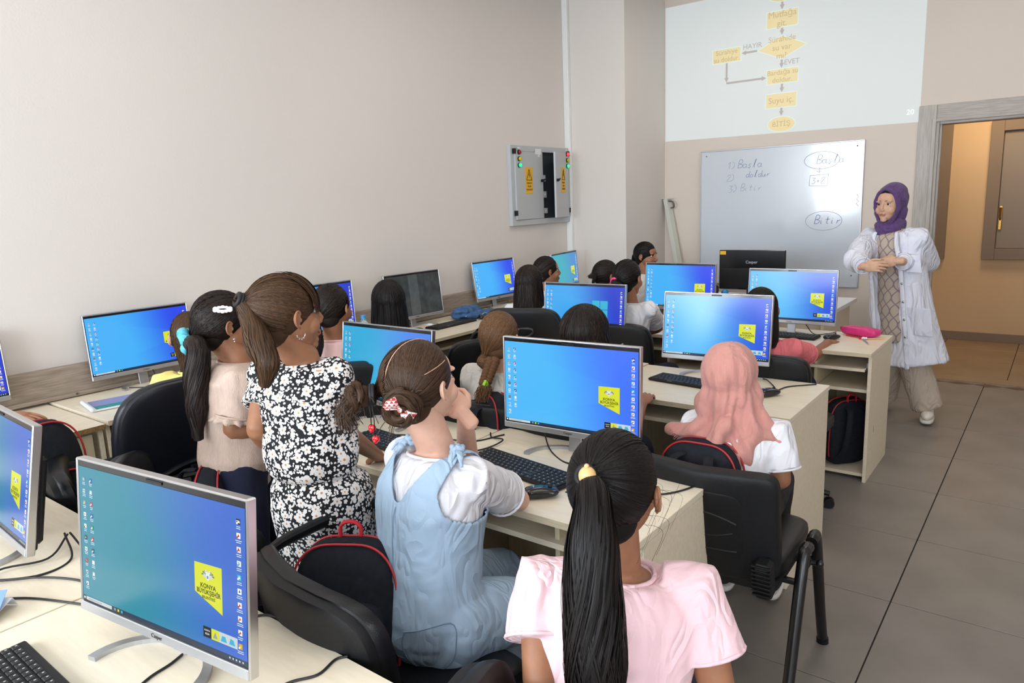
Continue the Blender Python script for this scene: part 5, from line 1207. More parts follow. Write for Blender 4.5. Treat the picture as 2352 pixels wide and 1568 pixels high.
# loose flyaway hair at the right side
P = []
for k in range(11):
    a = p.H((.070+RNG.normal(0, .004), -.01+RNG.normal(0, .02), .0+RNG.normal(0, .03))); q = a+V3(.04, .03, 0)*RNG.uniform(.2, 1)+V3(0, 0, -.02); e = q+V3(-.02, -.01, -.06)*RNG.uniform(.3, 1.2); P.append(resample(np.array([a, lerp(a, q, .6)+V3(0, 0, .008), q, e]), np.ones(4), 4)[0])
P = np.array(P); p.hairpart([(P, np.broadcast_to(V3(.6, -.6, .2), P.shape), np.full(P.shape[1], .0005))], G(), name='flyaway_hair')['kind'] = 'stuff'

# 2. pale denim overalls, two buns (seated sideways, chin on fist)
hd = (-1.270,1.251,1.185); nk = (-1.253,1.274,1.011)
p = Person('girl in pale denim overalls with two hair buns, chin resting on her fist', hd, (-4, 9, 0), nk, A(nk, (-.128, .005, -.05)), A(nk, (.125, -.01, -.055)), (-1.455,1.615,0.800), (-1.199,1.543,0.782), (-1.247,1.383,1.071), (-1.269,1.466,0.792), (-1.244,1.202,0.585), -14,
           kL=(-1.352,1.629,0.459), kR=(-1.132,1.463,0.503), aL=(-1.373,1.729,0.147), aR=(-1.218,1.470,0.176), s_=1.0, b=1.10, skin='light', hair='brown', fine=True, fistL=True, dL=(-.62, -.10, .62), nL=(.60, -.60, .55), faced=True)
p.top('cloth_white', hem=.2, off=.010, sleeve=.62, sr=.058, amp=.0030, seed=4, endr=.060)
def overalls(p):
    S = p.S; b = S['b']; g = G(); L = float(np.linalg.norm(S['neck']-S['hip'])); g.loft(torso_rings(S, [q for q in TPROF if -.17 < q[0] < .95]+[(.955, .082, .066), (.985, .06, .055)], .021)); g.ell(S['hip'], (.150*b, .130*b, .12*b))
    for q in 'LR':
        g.tube([S['h'+q], lerp(S['h'+q], S['k'+q], .5), S['k'+q]], [.100*b, .090*b, .074*b], n=20, rnd=True); g.tube([S['k'+q], lerp(S['k'+q], S['a'+q], .9)], [.074*b, .062*b], n=18)
        g.ell(lerp(S['sh'+q], S['neck'], .30)+V3(0, 0, -.008), (.062, .062, .058))
    up = nrm(S['neck']-S['hip']); r = nrm(S['sr']-up*(S['sr']@up)); f = nrm(np.cross(up, r)); P = lambda t, x, y: lerp(S['hip'], S['neck'], t)+r*x+f*y
    v, ff, n = remesh(g, .0058, 3); v = folds(v, n, .0045, 6, 9, (1, 1, .8))
    # cut the deep V of the back and front and the armholes; edge vertices are pulled exactly onto the cutting line
    R0 = S['hip']
    def field(V):
        d = V-R0; x = d@r; y = d@up; ax = np.sqrt(x*x+.00012); yv, k = .72*L, (.99*L-.72*L)/.068
        FV = (y-(yv+(ax-.011)*k))/math.sqrt(1+k*k); gV = (up[None]-(k*x/ax)[:, None]*r[None])/math.sqrt(1+k*k)
        lim = .108+np.maximum(0, .84*L-y)**2*5.5; FA = np.where(y > .50*L, np.abs(x)-lim, -1); gA = np.sign(x)[:, None]*r[None]
        m = (FV > FA)[:, None]; return np.maximum(FV, FA), np.where(m, gV, gA)
    F, _ = field(v); fa = np.array([q for q in ff if len(q) == 4]); keep = (F[fa] < 0).any(1); fa = fa[keep]; used = np.unique(fa)
    for it in range(3):
        F, gr = field(v); k = np.zeros(len(v), bool); k[used] = True; k &= F > 0; v[k] -= gr[k]*F[k][:, None]
    mp = -np.ones(len(v), int); mp[used] = np.arange(len(used)); o = G(); o.add(v[used], [tuple(q) for q in mp[fa]]); ob = p.world('overalls', o, 'cloth_denim'); mo = ob.modifiers.new('thick', 'SOLIDIFY'); mo.thickness = .0035; mo.offset = .2
    bv = BVHTree.FromPolygons([tuple(q) for q in v], [tuple(int(i) for i in q) for q in fa])
    def onto(o_, d_):
        h_ = bv.ray_cast(Vector(o_), Vector(nrm(d_))); return None if h_[0] is None else np.array(h_[0])-nrm(d_)*.003
    g = G(); P_ = [onto(P(t, .004*math.sin(t*9), -.5), f) for t in np.linspace(.70, -.12, 26)]; P_ = [q for q in P_ if q is not None]; g.tube(P_, .0016, n=6, rnd=True); p.world('back_seam', g, 'denim_seam', ob)
    u_ = nrm(r*.72-f*.70); s_ = nrm(np.cross(up, u_)); pk = [(-.060, .020), (.050, .050), (.066, .0), (.056, -.05), (.02, -.085), (-.025, -.080), (-.055, -.045), (-.064, -.01), (-.060, .020)]
    pk = resample(np.array([(a, c, 0.) for a, c in pk]), np.ones(len(pk)), 5)[0]; Q_ = [onto(S['hip']+s_*a+up*(c-.01)+u_*.6, -u_) for a, c, _ in pk]; Q_ = [q for q in Q_ if q is not None]
    if len(Q_) > 8: g = G(); g.tube(Q_, .0016, n=6, rnd=True); p.world('pocket_seam', g, 'denim_seam', ob)
    for s in (-1, 1):
        c = P(1.0, s*.084, -.010)+up*.012; g = G()
        for a in range(3): g.tube([c+.014*(math.cos(t+a*2)*r+math.sin(t+a*2)*f*.8)+up*.008*math.sin(2*t+a) for t in np.linspace(0, 4.6, 12)], .0075, n=8, rnd=True)
        g.tube([c, c-up*.012-f*.03+r*s*.010, c-up*.055-f*.045+r*s*.016], [.010, .009, .004], n=8, spline=3, rnd=True, flat=.6); g.tube([c, c-up*.006-f*.02+r*s*.03, c-up*.03-f*.03+r*s*.046], [.010, .008, .004], n=8, spline=3, rnd=True, flat=.6); p.world('strap_knot', g, 'cloth_denim', ob)
overalls(p); p.shoes('shoe_white')
bR, bL = V3(.048, -.108, -.008), V3(-.055, -.122, .012)
d0 = dirs_scalp(6500, 60); PO = []
for sgn, bn in ((1, bR), (-1, bL)):
    r = d0[d0[:, 0]*sgn > .02]; a, b = p.scalp(len(r), bn*V3(1, .93, 1), roots=r, lift=.010); PO.append((a, b, np.full(a.shape[1], .0024)))
core = G(); p.cap(core); M = np.array(p.HM)[:3, :3]
h = p.hairpart(PO, core)
for nm_, pa in (('centre_parting', [(math.sin(.03), math.cos(t), math.sin(t)) for t in np.linspace(.75, 2.75, 16)]), ('side_parting', [(.88*math.cos(u)**.3, .62-u*.75, .42-.18*u) for u in np.linspace(0, 1.2, 12)])):
    g = G(); P = np.array([nrm(q) for q in pa]); g.tube(HC+HR*P*1.008, [.0004]+[.0012]*(len(P)-2)+[.0004], n=6); p.local(nm_, g, 'skin_light', h, label='pale line of scalp between the combed hair')
def bun(c, ax, r, n=9, tr=.0095, seed=0, nm='hair_bun', fine=700):
    ax = nrm(ax); u = nrm(np.cross(ax, (.2, .1, 1))); w = np.cross(ax, u); g = G(); rr = np.random.default_rng(seed)
    g.ell(c-ax*.004, r*.72, nu=20, nv=14)
    PO = []
    for k in range(n):
        ph = rr.uniform(0, 6.28); r0 = r*rr.uniform(.55, .95); z0 = rr.uniform(-.4, .5)*r; P = []
        for t in np.linspace(0, 5.2, 22): q = r0*(1-.06*t); P.append(c+q*(math.cos(t+ph)*u+math.sin(t+ph)*w)+ax*(z0*.6+math.sqrt(max(0, r*r*.8-q*q))*.55+.004*math.sin(3*t+ph)))
        P = np.array(P); g.tube(P, [tr*.5]+[tr]*20+[tr*.4], n=8, rnd=True); m = fine//n
        off = rr.normal(size=(m, 1, 3)); off /= np.linalg.norm(off, axis=2)[:, :, None]; Q = P[None]+off*tr*1.03; PO.append((Q, np.broadcast_to(off, Q.shape), np.full(22, .0019)))
    for k in range(26):
        a = rr.normal(size=3); a /= np.linalg.norm(a); q = c+a*r*.8; e = q+(a+V3(0, 0, -.5))*r*rr.uniform(.4, 1.0); Q = resample(np.array([q, lerp(q, e, .6)+V3(0, 0, .004), e]), np.ones(3), 5)[0][None]; PO.append((np.repeat(Q, 2, 0)+rr.normal(0, .0006, (2, 1, 3)), np.broadcast_to(V3(.5, -.5, .3), (2, Q.shape[1], 3)), np.full(Q.shape[1], .0012)))
    return p.hairpart(PO, g, name=nm)
axR, axL = M@V3(.45, -.9, .05), M@V3(-.65, -.75, .1)
bn = bun(p.H(bR), axR, .044, n=12, seed=1); bl = bun(p.H(bL+V3(-.016, -.014, 0)), axL, .038, n=12, seed=2)
# loose strands hanging from the left bun
P = []
for k in range(420):
    a = p.H(bL+V3(-.028, -.022, -.010))+RNG.normal(0, .010, 3); e = a+M@V3(-.012, -.030, -.050)+RNG.normal(0, .011, 3); P.append(resample(np.array([a, lerp(a, e, .5)+M@V3(-.010, -.012, .004), e]), np.ones(3), 5)[0])
P = np.array(P); p.hairpart([(P, np.broadcast_to(V3(.5, -.6, .3), P.shape), np.linspace(.0022, .0009, P.shape[1]))], G().ell(p.H(bL+V3(-.026, -.020, -.008)), .020), name='loose_hair')
c = p.H(bL+V3(.006, .004, 0)); p.tie(bl, c, .024, 'tie_black', axL, .005)
for dx, L_ in ((.0, .052), (.012, .078)):
    a = c+M@V3(.010+dx, -.022, -.015); e = a+V3(.002, 0, -L_); g = G(); g.tube([a, lerp(a, e, .5)+V3(.002, 0, 0), e], .0013, n=6); cd = p.world('cherry_cord', g, 'tie_black', bl); g = G(); g.ell(e-V3(.0035, -.002, .007), (.0075, .0075, .0085)); g.ell(e+V3(.0035, .002, -.007), (.0075, .0075, .0085)); g.ell(e-V3(0, 0, .013), (.006, .006, .0065)); p.world('cherry_charm', g, 'cherry', bl, label='small red cherry charm hanging from the bun')
# chequered bow on the near bun
g = G(); c = p.H(bR)+axR/np.linalg.norm(axR)*.038+M@V3(.012, .006, .008); X = nrm(M@V3(.30, .55, -.78)); Y = nrm(np.cross(axR, X)); Nn = nrm(axR)
for s in (-1, 1):
    g.add([c, c+X*s*.034+Y*.022+Nn*.004, c+X*s*.040+Nn*.008, c+X*s*.034-Y*.022+Nn*.004], [(0, 1, 2, 3)]); g.add([c+Nn*.002, c+X*s*.016+Y*.012*s-Nn*.002, c+X*s*.036-Y*.020+Nn*.001, c+X*s*.024-Y*.026+Nn*.001], [(0, 1, 2, 3)])
g.ell(c+Nn*.004, .006); ob = p.world('hair_bow', g, 'gingham_red', bn, label='red and white chequered bow on the near bun'); mo = ob.modifiers.new('thick', 'SOLIDIFY'); mo.thickness = .0016

# 3. black floral dress, brown ponytail
hd = (-1.669,1.150,1.353); nk = (-1.658,1.180,1.230)
p = Person('girl in black dress with white flowers and brown ponytail, leaning on the desk', hd, (-12, 3, 0), nk, A(nk, (-.108, -.035, -.055)), A(nk, (.095, .03, -.06)), (-1.731,1.065,1.044), (-1.588,1.223,1.023), (-1.824,1.182,0.921), (-1.829,1.569,0.790), (-1.642,1.189,0.848), 12,
           kL=(-1.72, 1.25, .42), kR=(-1.55, 1.22, .42), aL=(-1.74, 1.20, .08), aR=(-1.54, 1.18, .08), s_=.96, b=.90, skin='tan', hair='midbrown', fine=True, curlR=.15, faced=True)
pf = [(-.62, .165, .125), (-.60, .160, .12), (-.35, .142, .108), (-.12, .152, .118), (.05, .140, .112), (.14, .112, .092), (.20, .128, .108), (.30, .134, .110), (.45, .128, .102), (.66, .128, .096), (.80, .126, .088), (.90, .100, .072)]
def flutter(g):
    for q in 'LR':
        a, b = p.S['sh'+q], lerp(p.S['sh'+q], p.S['el'+q], .58); g.ell(a, .060); g.tube([lerp(a, p.S['neck'], .3), lerp(a, b, .3), lerp(a, b, .7), b], [.054, .062, .072, .082], n=20, flat=.75)
dress = p.top('cloth_floral', hem=-.65, off=.014, amp=.007, sc=8, name='dress', prof=pf, sleeves=False, extra=flutter, seed=3, flare=1.02); p.shoes('shoe_white')
tl = (-.012, -.116, .060)
h = p.ponytail(6000, tl, [(-1.672,1.045,1.356), (-1.615,1.025,1.301), (-1.586,1.023,1.253), (-1.595,1.014,1.197)], [.018, .028, .036, .030, .012], K=18, w=.0024, wav=.003)
c = p.H((-.012, -.116, .062)); p.tie(h, c, .016, 'tie_black', c-p.H((0, 0, 0)), .0065, turns=3)
# fringe over the temple
M = np.array(p.HM); d0 = []
for k in range(650): a = RNG.uniform(-1.2, 1.15); d0.append(nrm((math.sin(a)*.62, .45+.15*RNG.normal(), .85)))
d0 = np.array(d0); e0 = np.stack([d0[:, 0]*1.35+.15*np.sign(d0[:, 0]), np.full(len(d0), .80), RNG.uniform(-.35, .12, len(d0))], 1); e0 /= np.linalg.norm(e0, axis=1)[:, None]
t = np.linspace(0, 1, 10); d = slerp(d0, e0, t); P = HC+V3(0, .006, 0)+HR*V3(1.0, 1.06, 1.02)*d*(1.015+.02*RNG.uniform(0, 1, (len(d0), 1, 1))); P = P@M[:3, :3].T+M[:3, 3]; ww = np.full(10, .0024); ww[-3:] = (.0018, .0012, .0006)
p.hairpart([(P, d@M[:3, :3].T, ww)], G().ell(p.H((0, -.02, .02)), .02), name='fringe')
g = G(); c = p.H((.086, -.002, -.036)); g.tube([c+M[:3, :3]@V3(.001, .012*math.cos(a), -.008+.012*math.sin(a)) for a in np.linspace(PI, 2*PI, 12)], .0011, n=5)
for a in np.linspace(PI*1.12, PI*1.88, 5): g.ell(c+M[:3, :3]@V3(.001, .0125*math.cos(a), -.008+.0150*math.sin(a)), .0016, nu=8, nv=6)
p.world('earring', g, 'chrome')

# 4. beige blouse with frilled sleeve, blue scrunchie, white clip
hd = (-2.211,1.288,1.268); nk = (-2.172,1.291,1.156)
p = Person('girl in beige frilled blouse with blue scrunchie and white hair clip', hd, (-22, 4, 0), nk, A(nk, (-.10, .045, -.05)), A(nk, (.095, -.055, -.055)), (-2.254,1.241,0.947), (-2.085,1.191,0.946), (-2.186,1.339,0.868), (-2.040,1.287,0.931), (-2.178,1.255,0.816), -30,
           kL=(-2.13, 1.40, .42), kR=(-2.10, 1.22, .42), aL=(-2.16, 1.36, .08), aR=(-2.14, 1.20, .08), s_=.96, b=.98, skin='tan', hair='dark', fine=True, curlR=.3)
bl_ = p.top('cloth_beige', hem=-.26, off=.022, sleeve=.72, sr=.056, amp=.005, name='blouse', seed=5, endr=.058, flare=1.12); p.trousers('cloth_navy'); p.shoes('shoe_white')
g = G(); S = p.S; b = lerp(S['shR'], S['elR'], .70); d = nrm(S['elR']-S['shR']); u = nrm(np.cross(d, (.2, .1, 1))); w = np.cross(d, u); ra = []
for r0, dd in ((.056, 0), (.062, .010), (.070, .022), (.067, .022), (.058, .008)): ang = np.arange(64)/64*2*PI; k = 1+.10*np.sin(ang*11)*(dd > .005); ra.append(b+d*(dd+.004*np.sin(ang*11+1)[:, None]*(dd > .005))+(r0*k)[:, None]*(np.cos(ang)[:, None]*u+np.sin(ang)[:, None]*w))
g.loft(ra, cap=False); p.world('sleeve_frill', g, 'cloth_beige', bl_)
tl = (-.030, -.130, -.042)
h = p.ponytail(5000, tl, [(-2.165,1.156,1.215), (-2.162,1.139,1.133), (-2.153,1.122,1.038), (-2.141,1.106,0.936)], [.024, .034, .038, .030, .010], K=18, w=.0024, wav=.008)
M = np.array(p.HM)[:3, :3]; c = p.H(tl); g = G(); ax = nrm(p.H(tl)-p.H((0, 0, -.02))+V3(0, 0, -.01)); u = nrm(np.cross(ax, (.3, .2, 1))); w = np.cross(ax, u)
ang = np.linspace(0, 2*PI, 60); g.tube([c+(.036+.004*math.sin(7*a))*(math.cos(a)*u+math.sin(a)*w)+ax*.005*math.sin(5*a) for a in ang], [.0165+.005*math.sin(9*a) for a in ang], n=10, cap=False); p.world('scrunchie', g, 'scrunchie', h, label='shiny blue hair scrunchie')
g = G(); o = V3(*p.H((.079, -.012, .062))); nn = nrm(M@V3(.93, -.25, .55)); xx = nrm(M@V3(.25, .93, -.12)); yy = np.cross(nn, xx)
for a in np.linspace(-1, 1, 5):
    for s in (-1, 1): g.ell(o+nn*.006+xx*a*.022+yy*s*.0055*(1.2-abs(a)*.7), (.0085, .0075, .0035), R=np.stack([xx, yy, nn], 1), nu=12, nv=8)
p.world('hair_clip', g, 'clip_white', h, label='white cloud shaped hair clip'); g = G(); g.ell(o+nn*.0095, (.012, .0022, .002), R=np.stack([xx, yy, nn], 1)); p.world('clip_bar', g, 'black_metal', h)
g = G(); g.ell(p.H((.084, .004, -.042)), .0042); g.ell(p.H((.084, .004, -.050)), .003); p.world('earring', g, 'chrome')

# 5. yellow shirt facing the left wall
p = sitter('girl in yellow T-shirt with brown hair facing the left wall', (-2.897,1.520,1.126), 62, 75, hair='midbrown', skin='light', s_=.92)
p.top('cloth_yellow', hem=-.1, off=.016, sleeve=.6); p.trousers('cloth_navy'); p.shoes('shoe_white'); p.loose(2200, .17, tipr=.9)
# 6. pale pink shirt behind the floral girl
p = sitter('girl in pale pink top with dark hair, behind the monitor of the floral dress girl', (-2.616,2.051,1.192), 12, 20, hair='dark', s_=.95)
p.top('cloth_rose', hem=-.1, off=.014, sleeve=.6); p.trousers('cloth_navy'); p.shoes('shoe_black')
h = p.ponytail(2500, (-.03, -.112, -.045), [(-2.559,1.896,1.060), (-2.548,1.853,0.953)], [.026, .034, .018], K=10, w=.003)
# 7. very long straight black hair at the left wall
p = sitter('girl with very long glossy straight black hair facing the dark picture monitor', (-2.603,2.378,1.168), 48, 55, hair='black', skin='light', s_=.98, ears=False)
p.top('cloth_black', hem=-.1, off=.012, sleeve=.6); p.trousers('cloth_navy'); p.shoes('shoe_white'); p.loose(3500, .30, tipr=1.35, wav=.001, lift=.03, inward=.05)
# 8. braid with lime elastic
nk = (-1.876,2.331,0.931)
p = sitter('girl in cream puff sleeved top with a long brown braid and lime elastic', (-1.878,2.336,1.066), 6, 12, hair='light', skin='light', s_=.98, neck=nk, sw=.13)
p.top('cloth_cream', hem=-.1, off=.020, sleeve=.66, sr=.074, amp=.005, endr=.06); p.trousers('cloth_navy'); p.shoes('shoe_white')
tl = (-.035, -.100, -.075); h = p.ponytail(3500, tl, [(-1.835,2.216,0.965)], [.03, .026], K=4, w=.003)
top, bot = V3(*(-1.833,2.226,0.998)), V3(*(-1.840,2.173,0.909)); en = V3(*(-1.841,2.153,0.831)); ax = nrm(bot-top); L_ = np.linalg.norm(bot-top); sd = nrm(V3(.79, .61, 0)); ot = np.cross(ax, sd); g = G()
for k in range(3):
    P = [top+ax*L_*t+sd*.017*math.sin(t*15+k*2*PI/3)+ot*.010*math.sin(2*(t*15+k*2*PI/3)) for t in np.linspace(0, 1, 34)]; g.tube(P, np.linspace(.0150, .0105, 34), n=10, rnd=True)
br = p.world('braid', g, 'haircap_light', h); p.tie(br, bot, .0125, 'tie_lime', ax, .006, label='lime green hair elastic', turns=3)
P = np.array([[bot+RNG.normal(0, .006, 3), lerp(bot, en, .4)+RNG.normal(0, .012, 3), lerp(bot, en, .75)+RNG.normal(0, .014, 3), en+RNG.normal(0, .012, 3)] for k in range(500)]); P = np.array([resample(q, np.ones(4), 3)[0] for q in P])
p.hairpart([(P, np.broadcast_to(V3(.6, -.7, .2), P.shape), np.linspace(.003, .001, P.shape[1]))], G().tube([bot, lerp(bot, en, .5), en], [.010, .017, .006], rnd=True), name='braid_tail')
# 9. dark straight hair behind the bright blue monitor
p = sitter('girl with dark straight shoulder length hair behind the bright blue monitor', (-1.490,2.399,1.088), 0, 3, hair='dark', s_=1.03, ears=False)
p.top('cloth_black', hem=-.1, off=.012, sleeve=.6); p.trousers('cloth_navy'); p.shoes('shoe_white'); p.loose(5000, .17, tipr=1.30, wav=.001, lift=.09, inward=-.12, w=.0028)
# 10. pink headscarf
nk = (-0.852,2.327,0.876)
p = sitter('girl in a fringed dusty pink headscarf and white T-shirt', (-0.868,2.323,1.014), -2, 8, hair='black', skin='tan', s_=.95, neck=nk, sw=.130, fine=True, ears=False, b=1.02, aL=(-1.02, 2.70, .09), aR=(-.84, 2.74, .09), elR=(-0.692,2.327,0.685), wrR=(-0.773,2.499,0.592))
p.top('cloth_white', hem=-.1, off=.018, sleeve=.75, sr=.062, amp=.005, endr=.064); p.trousers('cloth_black', end=.85); p.shoes('shoe_black')
def scarf(p):
    g = G(); M = np.array(p.HM); q = G(); q.ell(HC+V3(0, -.006, .004), HR*V3(1.16, 1.12, 1.12), nu=32, nv=22); q.ell((0, .0, -.045), (.100, .088, .080), nu=24, nv=16); q.ell((0, -.070, -.06), (.080, .055, .095), nu=24, nv=16); q.ell((-.012, -.03, -.105), (.108, .092, .085), nu=24, nv=16); g.add(q.V()@M[:3, :3].T+M[:3, 3], q.f)
    N = V3(*p.S['neck']); r = p.S['sr']; f = nrm(np.cross((0, 0, 1), r)); ang = np.arange(28)/28*2*PI; zz = []
    for dz, rx, ry, dy, dx in ((.10, .080, .082, -.005, 0), (.04, .088, .088, -.015, .0), (-.005, .122, .100, -.02, .0), (-.045, .142, .108, -.03, -.01), (-.09, .125, .095, -.055, -.02), (-.14, .105, .075, -.07, -.02), (-.175, .07, .05, -.085, -.03)):
        zz.append(N+V3(0, 0, dz)+f*dy+r*dx+rx*np.cos(ang)[:, None]*r+ry*np.sin(ang)[:, None]*f)
    g.loft(zz)
    for P, R_ in (([(-.06, -.06, .02), (-.12, -.065, -.03), (-.175, -.05, -.055), (-.215, -.03, -.06)], [.035, .045, .040, .022]), ([(.04, -.05, .03), (.10, -.06, -.02), (.145, -.04, -.05)], [.04, .04, .02]), ([(0, -.10, .0), (-.03, -.115, -.08), (-.05, -.115, -.14)], [.05, .06, .035])):
        g.tube([N+r*a+f*b+V3(0, 0, c) for a, b, c in P], R_, n=14, spline=4, rnd=True, flat=.5)
    v, ff, n = remesh(g, .006, 4); hc = p.H((0, -.02, 0)); q_ = v-hc; th = np.arctan2(q_@r, -(q_@f)); zz_ = np.clip((.10-q_[:, 2])/.30, 0, 1); ph_ = vnoise(v*9+3)*2.2; v = v+n*((.0012+.0095*zz_)*(np.sin(8*th+ph_+zz_*2.5)+.45*np.sin(17*th-ph_*2+1)))[:, None]; v = folds(v, n, .0035, 4, 15, (1, 1, .35)); o = G(); o.add(v, ff); sc = p.world('headscarf', o, 'scarf_pink')
    g = G()
    for k in range(60):
        t = k/59; b = N+r*(-.215+.10*t)+f*(-.055-.02*t)+V3(0, 0, -.055-.085*t**.8)*V3(1, 1, .8); d = nrm(-r*RNG.uniform(.3, 1)-V3(0, 0, RNG.uniform(.1, .9))-f*.3); g.tube([b, b+d*RNG.uniform(.008, .02)], .0009, n=4)
    fr = p.world('fringe_threads', g, 'scarf_pink', sc); fr['kind'] = 'stuff'
scarf(p)
# 11. coral T-shirt, black hair, hand on the mouse
hd = (-1.250,3.756,1.020); nk = (-1.226,3.814,0.863)
p = sitter('girl in coral T-shirt with straight black hair and a teal hairband, hand on the mouse', hd, 12, -5, hair='black', skin='tan', s_=.98, neck=nk, sw=.13, elR=(-1.070,4.107,0.720), wrR=(-1.052,4.350,0.760), dR=(.15, 1, -.15), curlR=.3, nR=(0, 0, 1))
p.top('cloth_coral', hem=-.1, off=.016, sleeve=.66, sr=.056, amp=.004); p.trousers('cloth_navy'); p.shoes('shoe_white'); h = p.loose(3500, .18, tipr=1.1, wav=.001, lift=.05, inward=.0, w=.003)
g = G(); M = np.array(p.HM); P = [(HC+HR*V3(math.cos(a)*1.06, .12, math.sin(a)*1.08))@M[:3, :3].T+M[:3, 3] for a in np.linspace(.1, PI-.1, 20)]; g.tube(P, .005, n=8, flat=.5); p.world('hairband', g, 'hairband_teal', h)
# 12. white T-shirt, dark hair with pink elastic
nk = (-2.023,3.752,1.033)
p = sitter('girl in white T-shirt with dark tied hair and a bright pink elastic', (-2.032,3.750,1.162), -8, -5, hair='black', skin='tan', s_=.95, neck=nk, elR=(-1.969,4.015,0.832), wrR=(-2.082,4.108,0.780), dR=(-.6, .5, -.2), curlR=.4)
p.top('cloth_white', hem=-.1, off=.014, sleeve=.62, sr=.056, seed=8); p.trousers('cloth_navy'); p.shoes('shoe_white')
h = p.ponytail(2500, (-.02, -.112, .0), [(-1.975,3.577,1.113), (-1.966,3.570,1.060)], [.022, .026, .012], K=8, w=.003); p.tie(h, p.H((-.02, -.112, .0)), .020, 'tie_pink', (0, -1, -.3), .007, label='bright pink hair elastic')
# 13. small pigtail with pale pink elastic
p = sitter('girl with a short side ponytail and pale pink elastic behind the deep blue monitor', (-2.525,4.358,1.099), -38, -10, hair='dark', skin='tan', s_=.95)
p.top('cloth_white', hem=-.1, off=.014, sleeve=.6); p.trousers('cloth_navy'); p.shoes('shoe_white')
h = p.ponytail(1800, (-.06, -.11, .008), [(-2.569,4.262,1.108), (-2.574,4.246,1.061)], [.014, .018, .007], K=8, w=.003); p.tie(h, p.H((-.06, -.11, .008)), .012, 'tie_palepink', (-1, -1, 0), .006, label='pale pink hair elastic')
# 14. girl in profile looking right
p = sitter('girl with pulled back dark hair looking right, in front of the pillar', (-2.601,5.093,1.177), -92, -40, hair='black', skin='tan', s_=.93, pitch=0, faced=True)
p.top('cloth_cream', hem=-.1, off=.014, sleeve=.6); p.trousers('cloth_navy'); p.shoes('shoe_white'); p.ponytail(2000, (0, -.112, .0), [A((-2.601,5.093,1.177), (-.13, .02, -.08))], [.018, .012], K=5, w=.003, lift=.008)
# 15. long loose hair, white top
p = sitter('girl with long loose dark hair and white top, left of the deep blue monitor', (-2.605,3.555,1.132), 2, 10, hair='dark', skin='light', s_=.97, ears=False)
p.top('cloth_white', hem=-.1, off=.014, sleeve=.6); p.trousers('cloth_navy'); p.shoes('shoe_white'); p.loose(2800, .20, tipr=1.2, lift=.03, inward=0, w=.003)
# 16. small bun profile
p = sitter('girl with tied dark hair in front of the farthest corner monitor', (-2.946,4.233,1.134), -38, -20, hair='dark', skin='tan', s_=.92)
p.top('cloth_cream', hem=-.1, off=.014, sleeve=.6); p.trousers('cloth_navy'); p.shoes('shoe_white'); p.ponytail(1800, (0, -.112, -.02), [A((-2.946,4.233,1.134), (-.06, -.09, -.10))], [.018, .014], K=5, w=.003)
# 17. pupil at the left border, only the hand resting on a backpack is in view
p = sitter('pupil at the left picture border, only a hand reaching over the backpack', (-3.207,0.669,1.115), 20, 10, hair='dark', skin='tan', s_=.92, elR=(-3.114,0.778,0.897), wrR=(-3.025,0.859,0.944), dR=(.75, .55, -.12), nR=(0, -.1, 1), curlR=.22, fine=True)
p.top('cloth_black', hem=-.1, off=.014, sleeve=.6); p.trousers('cloth_navy'); p.shoes('shoe_white'); p.loose(1500, .15)

# 18. the teacher
hd = (-1.009,5.664,1.508); nk = A((-0.980,5.695,1.331), (0, 0, 0)); a = 163
f, r = V3(*fv(a, 1)), V3(*rv(a, 1))
hip = (-0.902,5.674,0.789)
shl = A(nk, tuple(-r*.165+V3(0, 0, -.055))); shr = A(nk, tuple(r*.160+V3(0, 0, -.06)))
p = Person('teacher in white lab coat, purple headscarf and beige trousers standing by the whiteboard', hd, (163, 1, 0), nk, shl, shr, (-0.771,5.850,1.091), (-1.146,5.377,1.142), (-0.892,5.406,1.137), (-1.066,5.239,1.114), hip, a,
           kL=(-.80, 5.62, .44), kR=(-.95, 5.66, .44), aL=(-.68, 5.62, .09), aR=(-1.01, 5.82, .09), s_=1.05, b=1.28, skin='teach', hair='black', faced=True, ears=False, dL=(-.95, .02, -.10), dR=(.80, -.20, .05), nL=(-.1, -.9, .5), nR=(0, -.95, .3), curlL=.45, curlR=.55, armr=1.15, group='teacher', )
del p.root['group']
p.trousers('cloth_trouser', wide=1.30, end=1.0, amp=.006, seed=3); p.shoes('shoe_white', 185)
pf = [(-.40, .088, .150), (-.3, .088, .148), (0, .086, .140), (.3, .080, .130), (.6, .078, .128), (.8, .074, .122), (.92, .062, .104), (.955, .05, .09)]
tn = p.top('cloth_tunic', hem=-.42, off=.010, sleeves=False, prof=pf, name='tunic', amp=.004, sc=9, vox=.008, neckcut=.98)
pf = [(-.70, .190, .134), (-.5, .172, .126), (-.2, .148, .114), (0, .136, .108), (.25, .126, .098), (.5, .124, .096), (.7, .130, .094), (.82, .126, .086), (.92, .098, .070)]
ct = p.top('cloth_coat', hem=-.73, off=.024, sleeve=1.82, sr=.082, amp=.008, sc=7, name='lab_coat', prof=pf, seed=11, st=(1, 1, .38), vox=.009, endr=.052)
S = p.S; up = nrm(S['neck']-S['hip']); P3 = lambda t, x, y: lerp(S['hip'], S['neck'], t)+r*x+f*y
def fy(t): return np.interp(t, [-1.07, -.6, -.2, .25, .6, .8, .92, 1.0], [.178, .172, .160, .145, .142, .134, .112, .080])+.018
for s in (-1, 1):
    g = G(); g.tube([P3(t, s*(.105 if t < .6 else .105-.08*(t-.6)), fy(t)) for t in np.linspace(-.72, .97, 22)], .016, n=8, flat=.4, up=f, rnd=True); p.world('coat_edge', g, 'cloth_coat', ct)
for t in (.72, .35, .12, -.10, -.32): g = G(); c = P3(t, -.112, fy(t)+.008); g.tube([c, c+f*.003], .008, n=12); p.world('coat_button', g, 'silver_matte', ct)
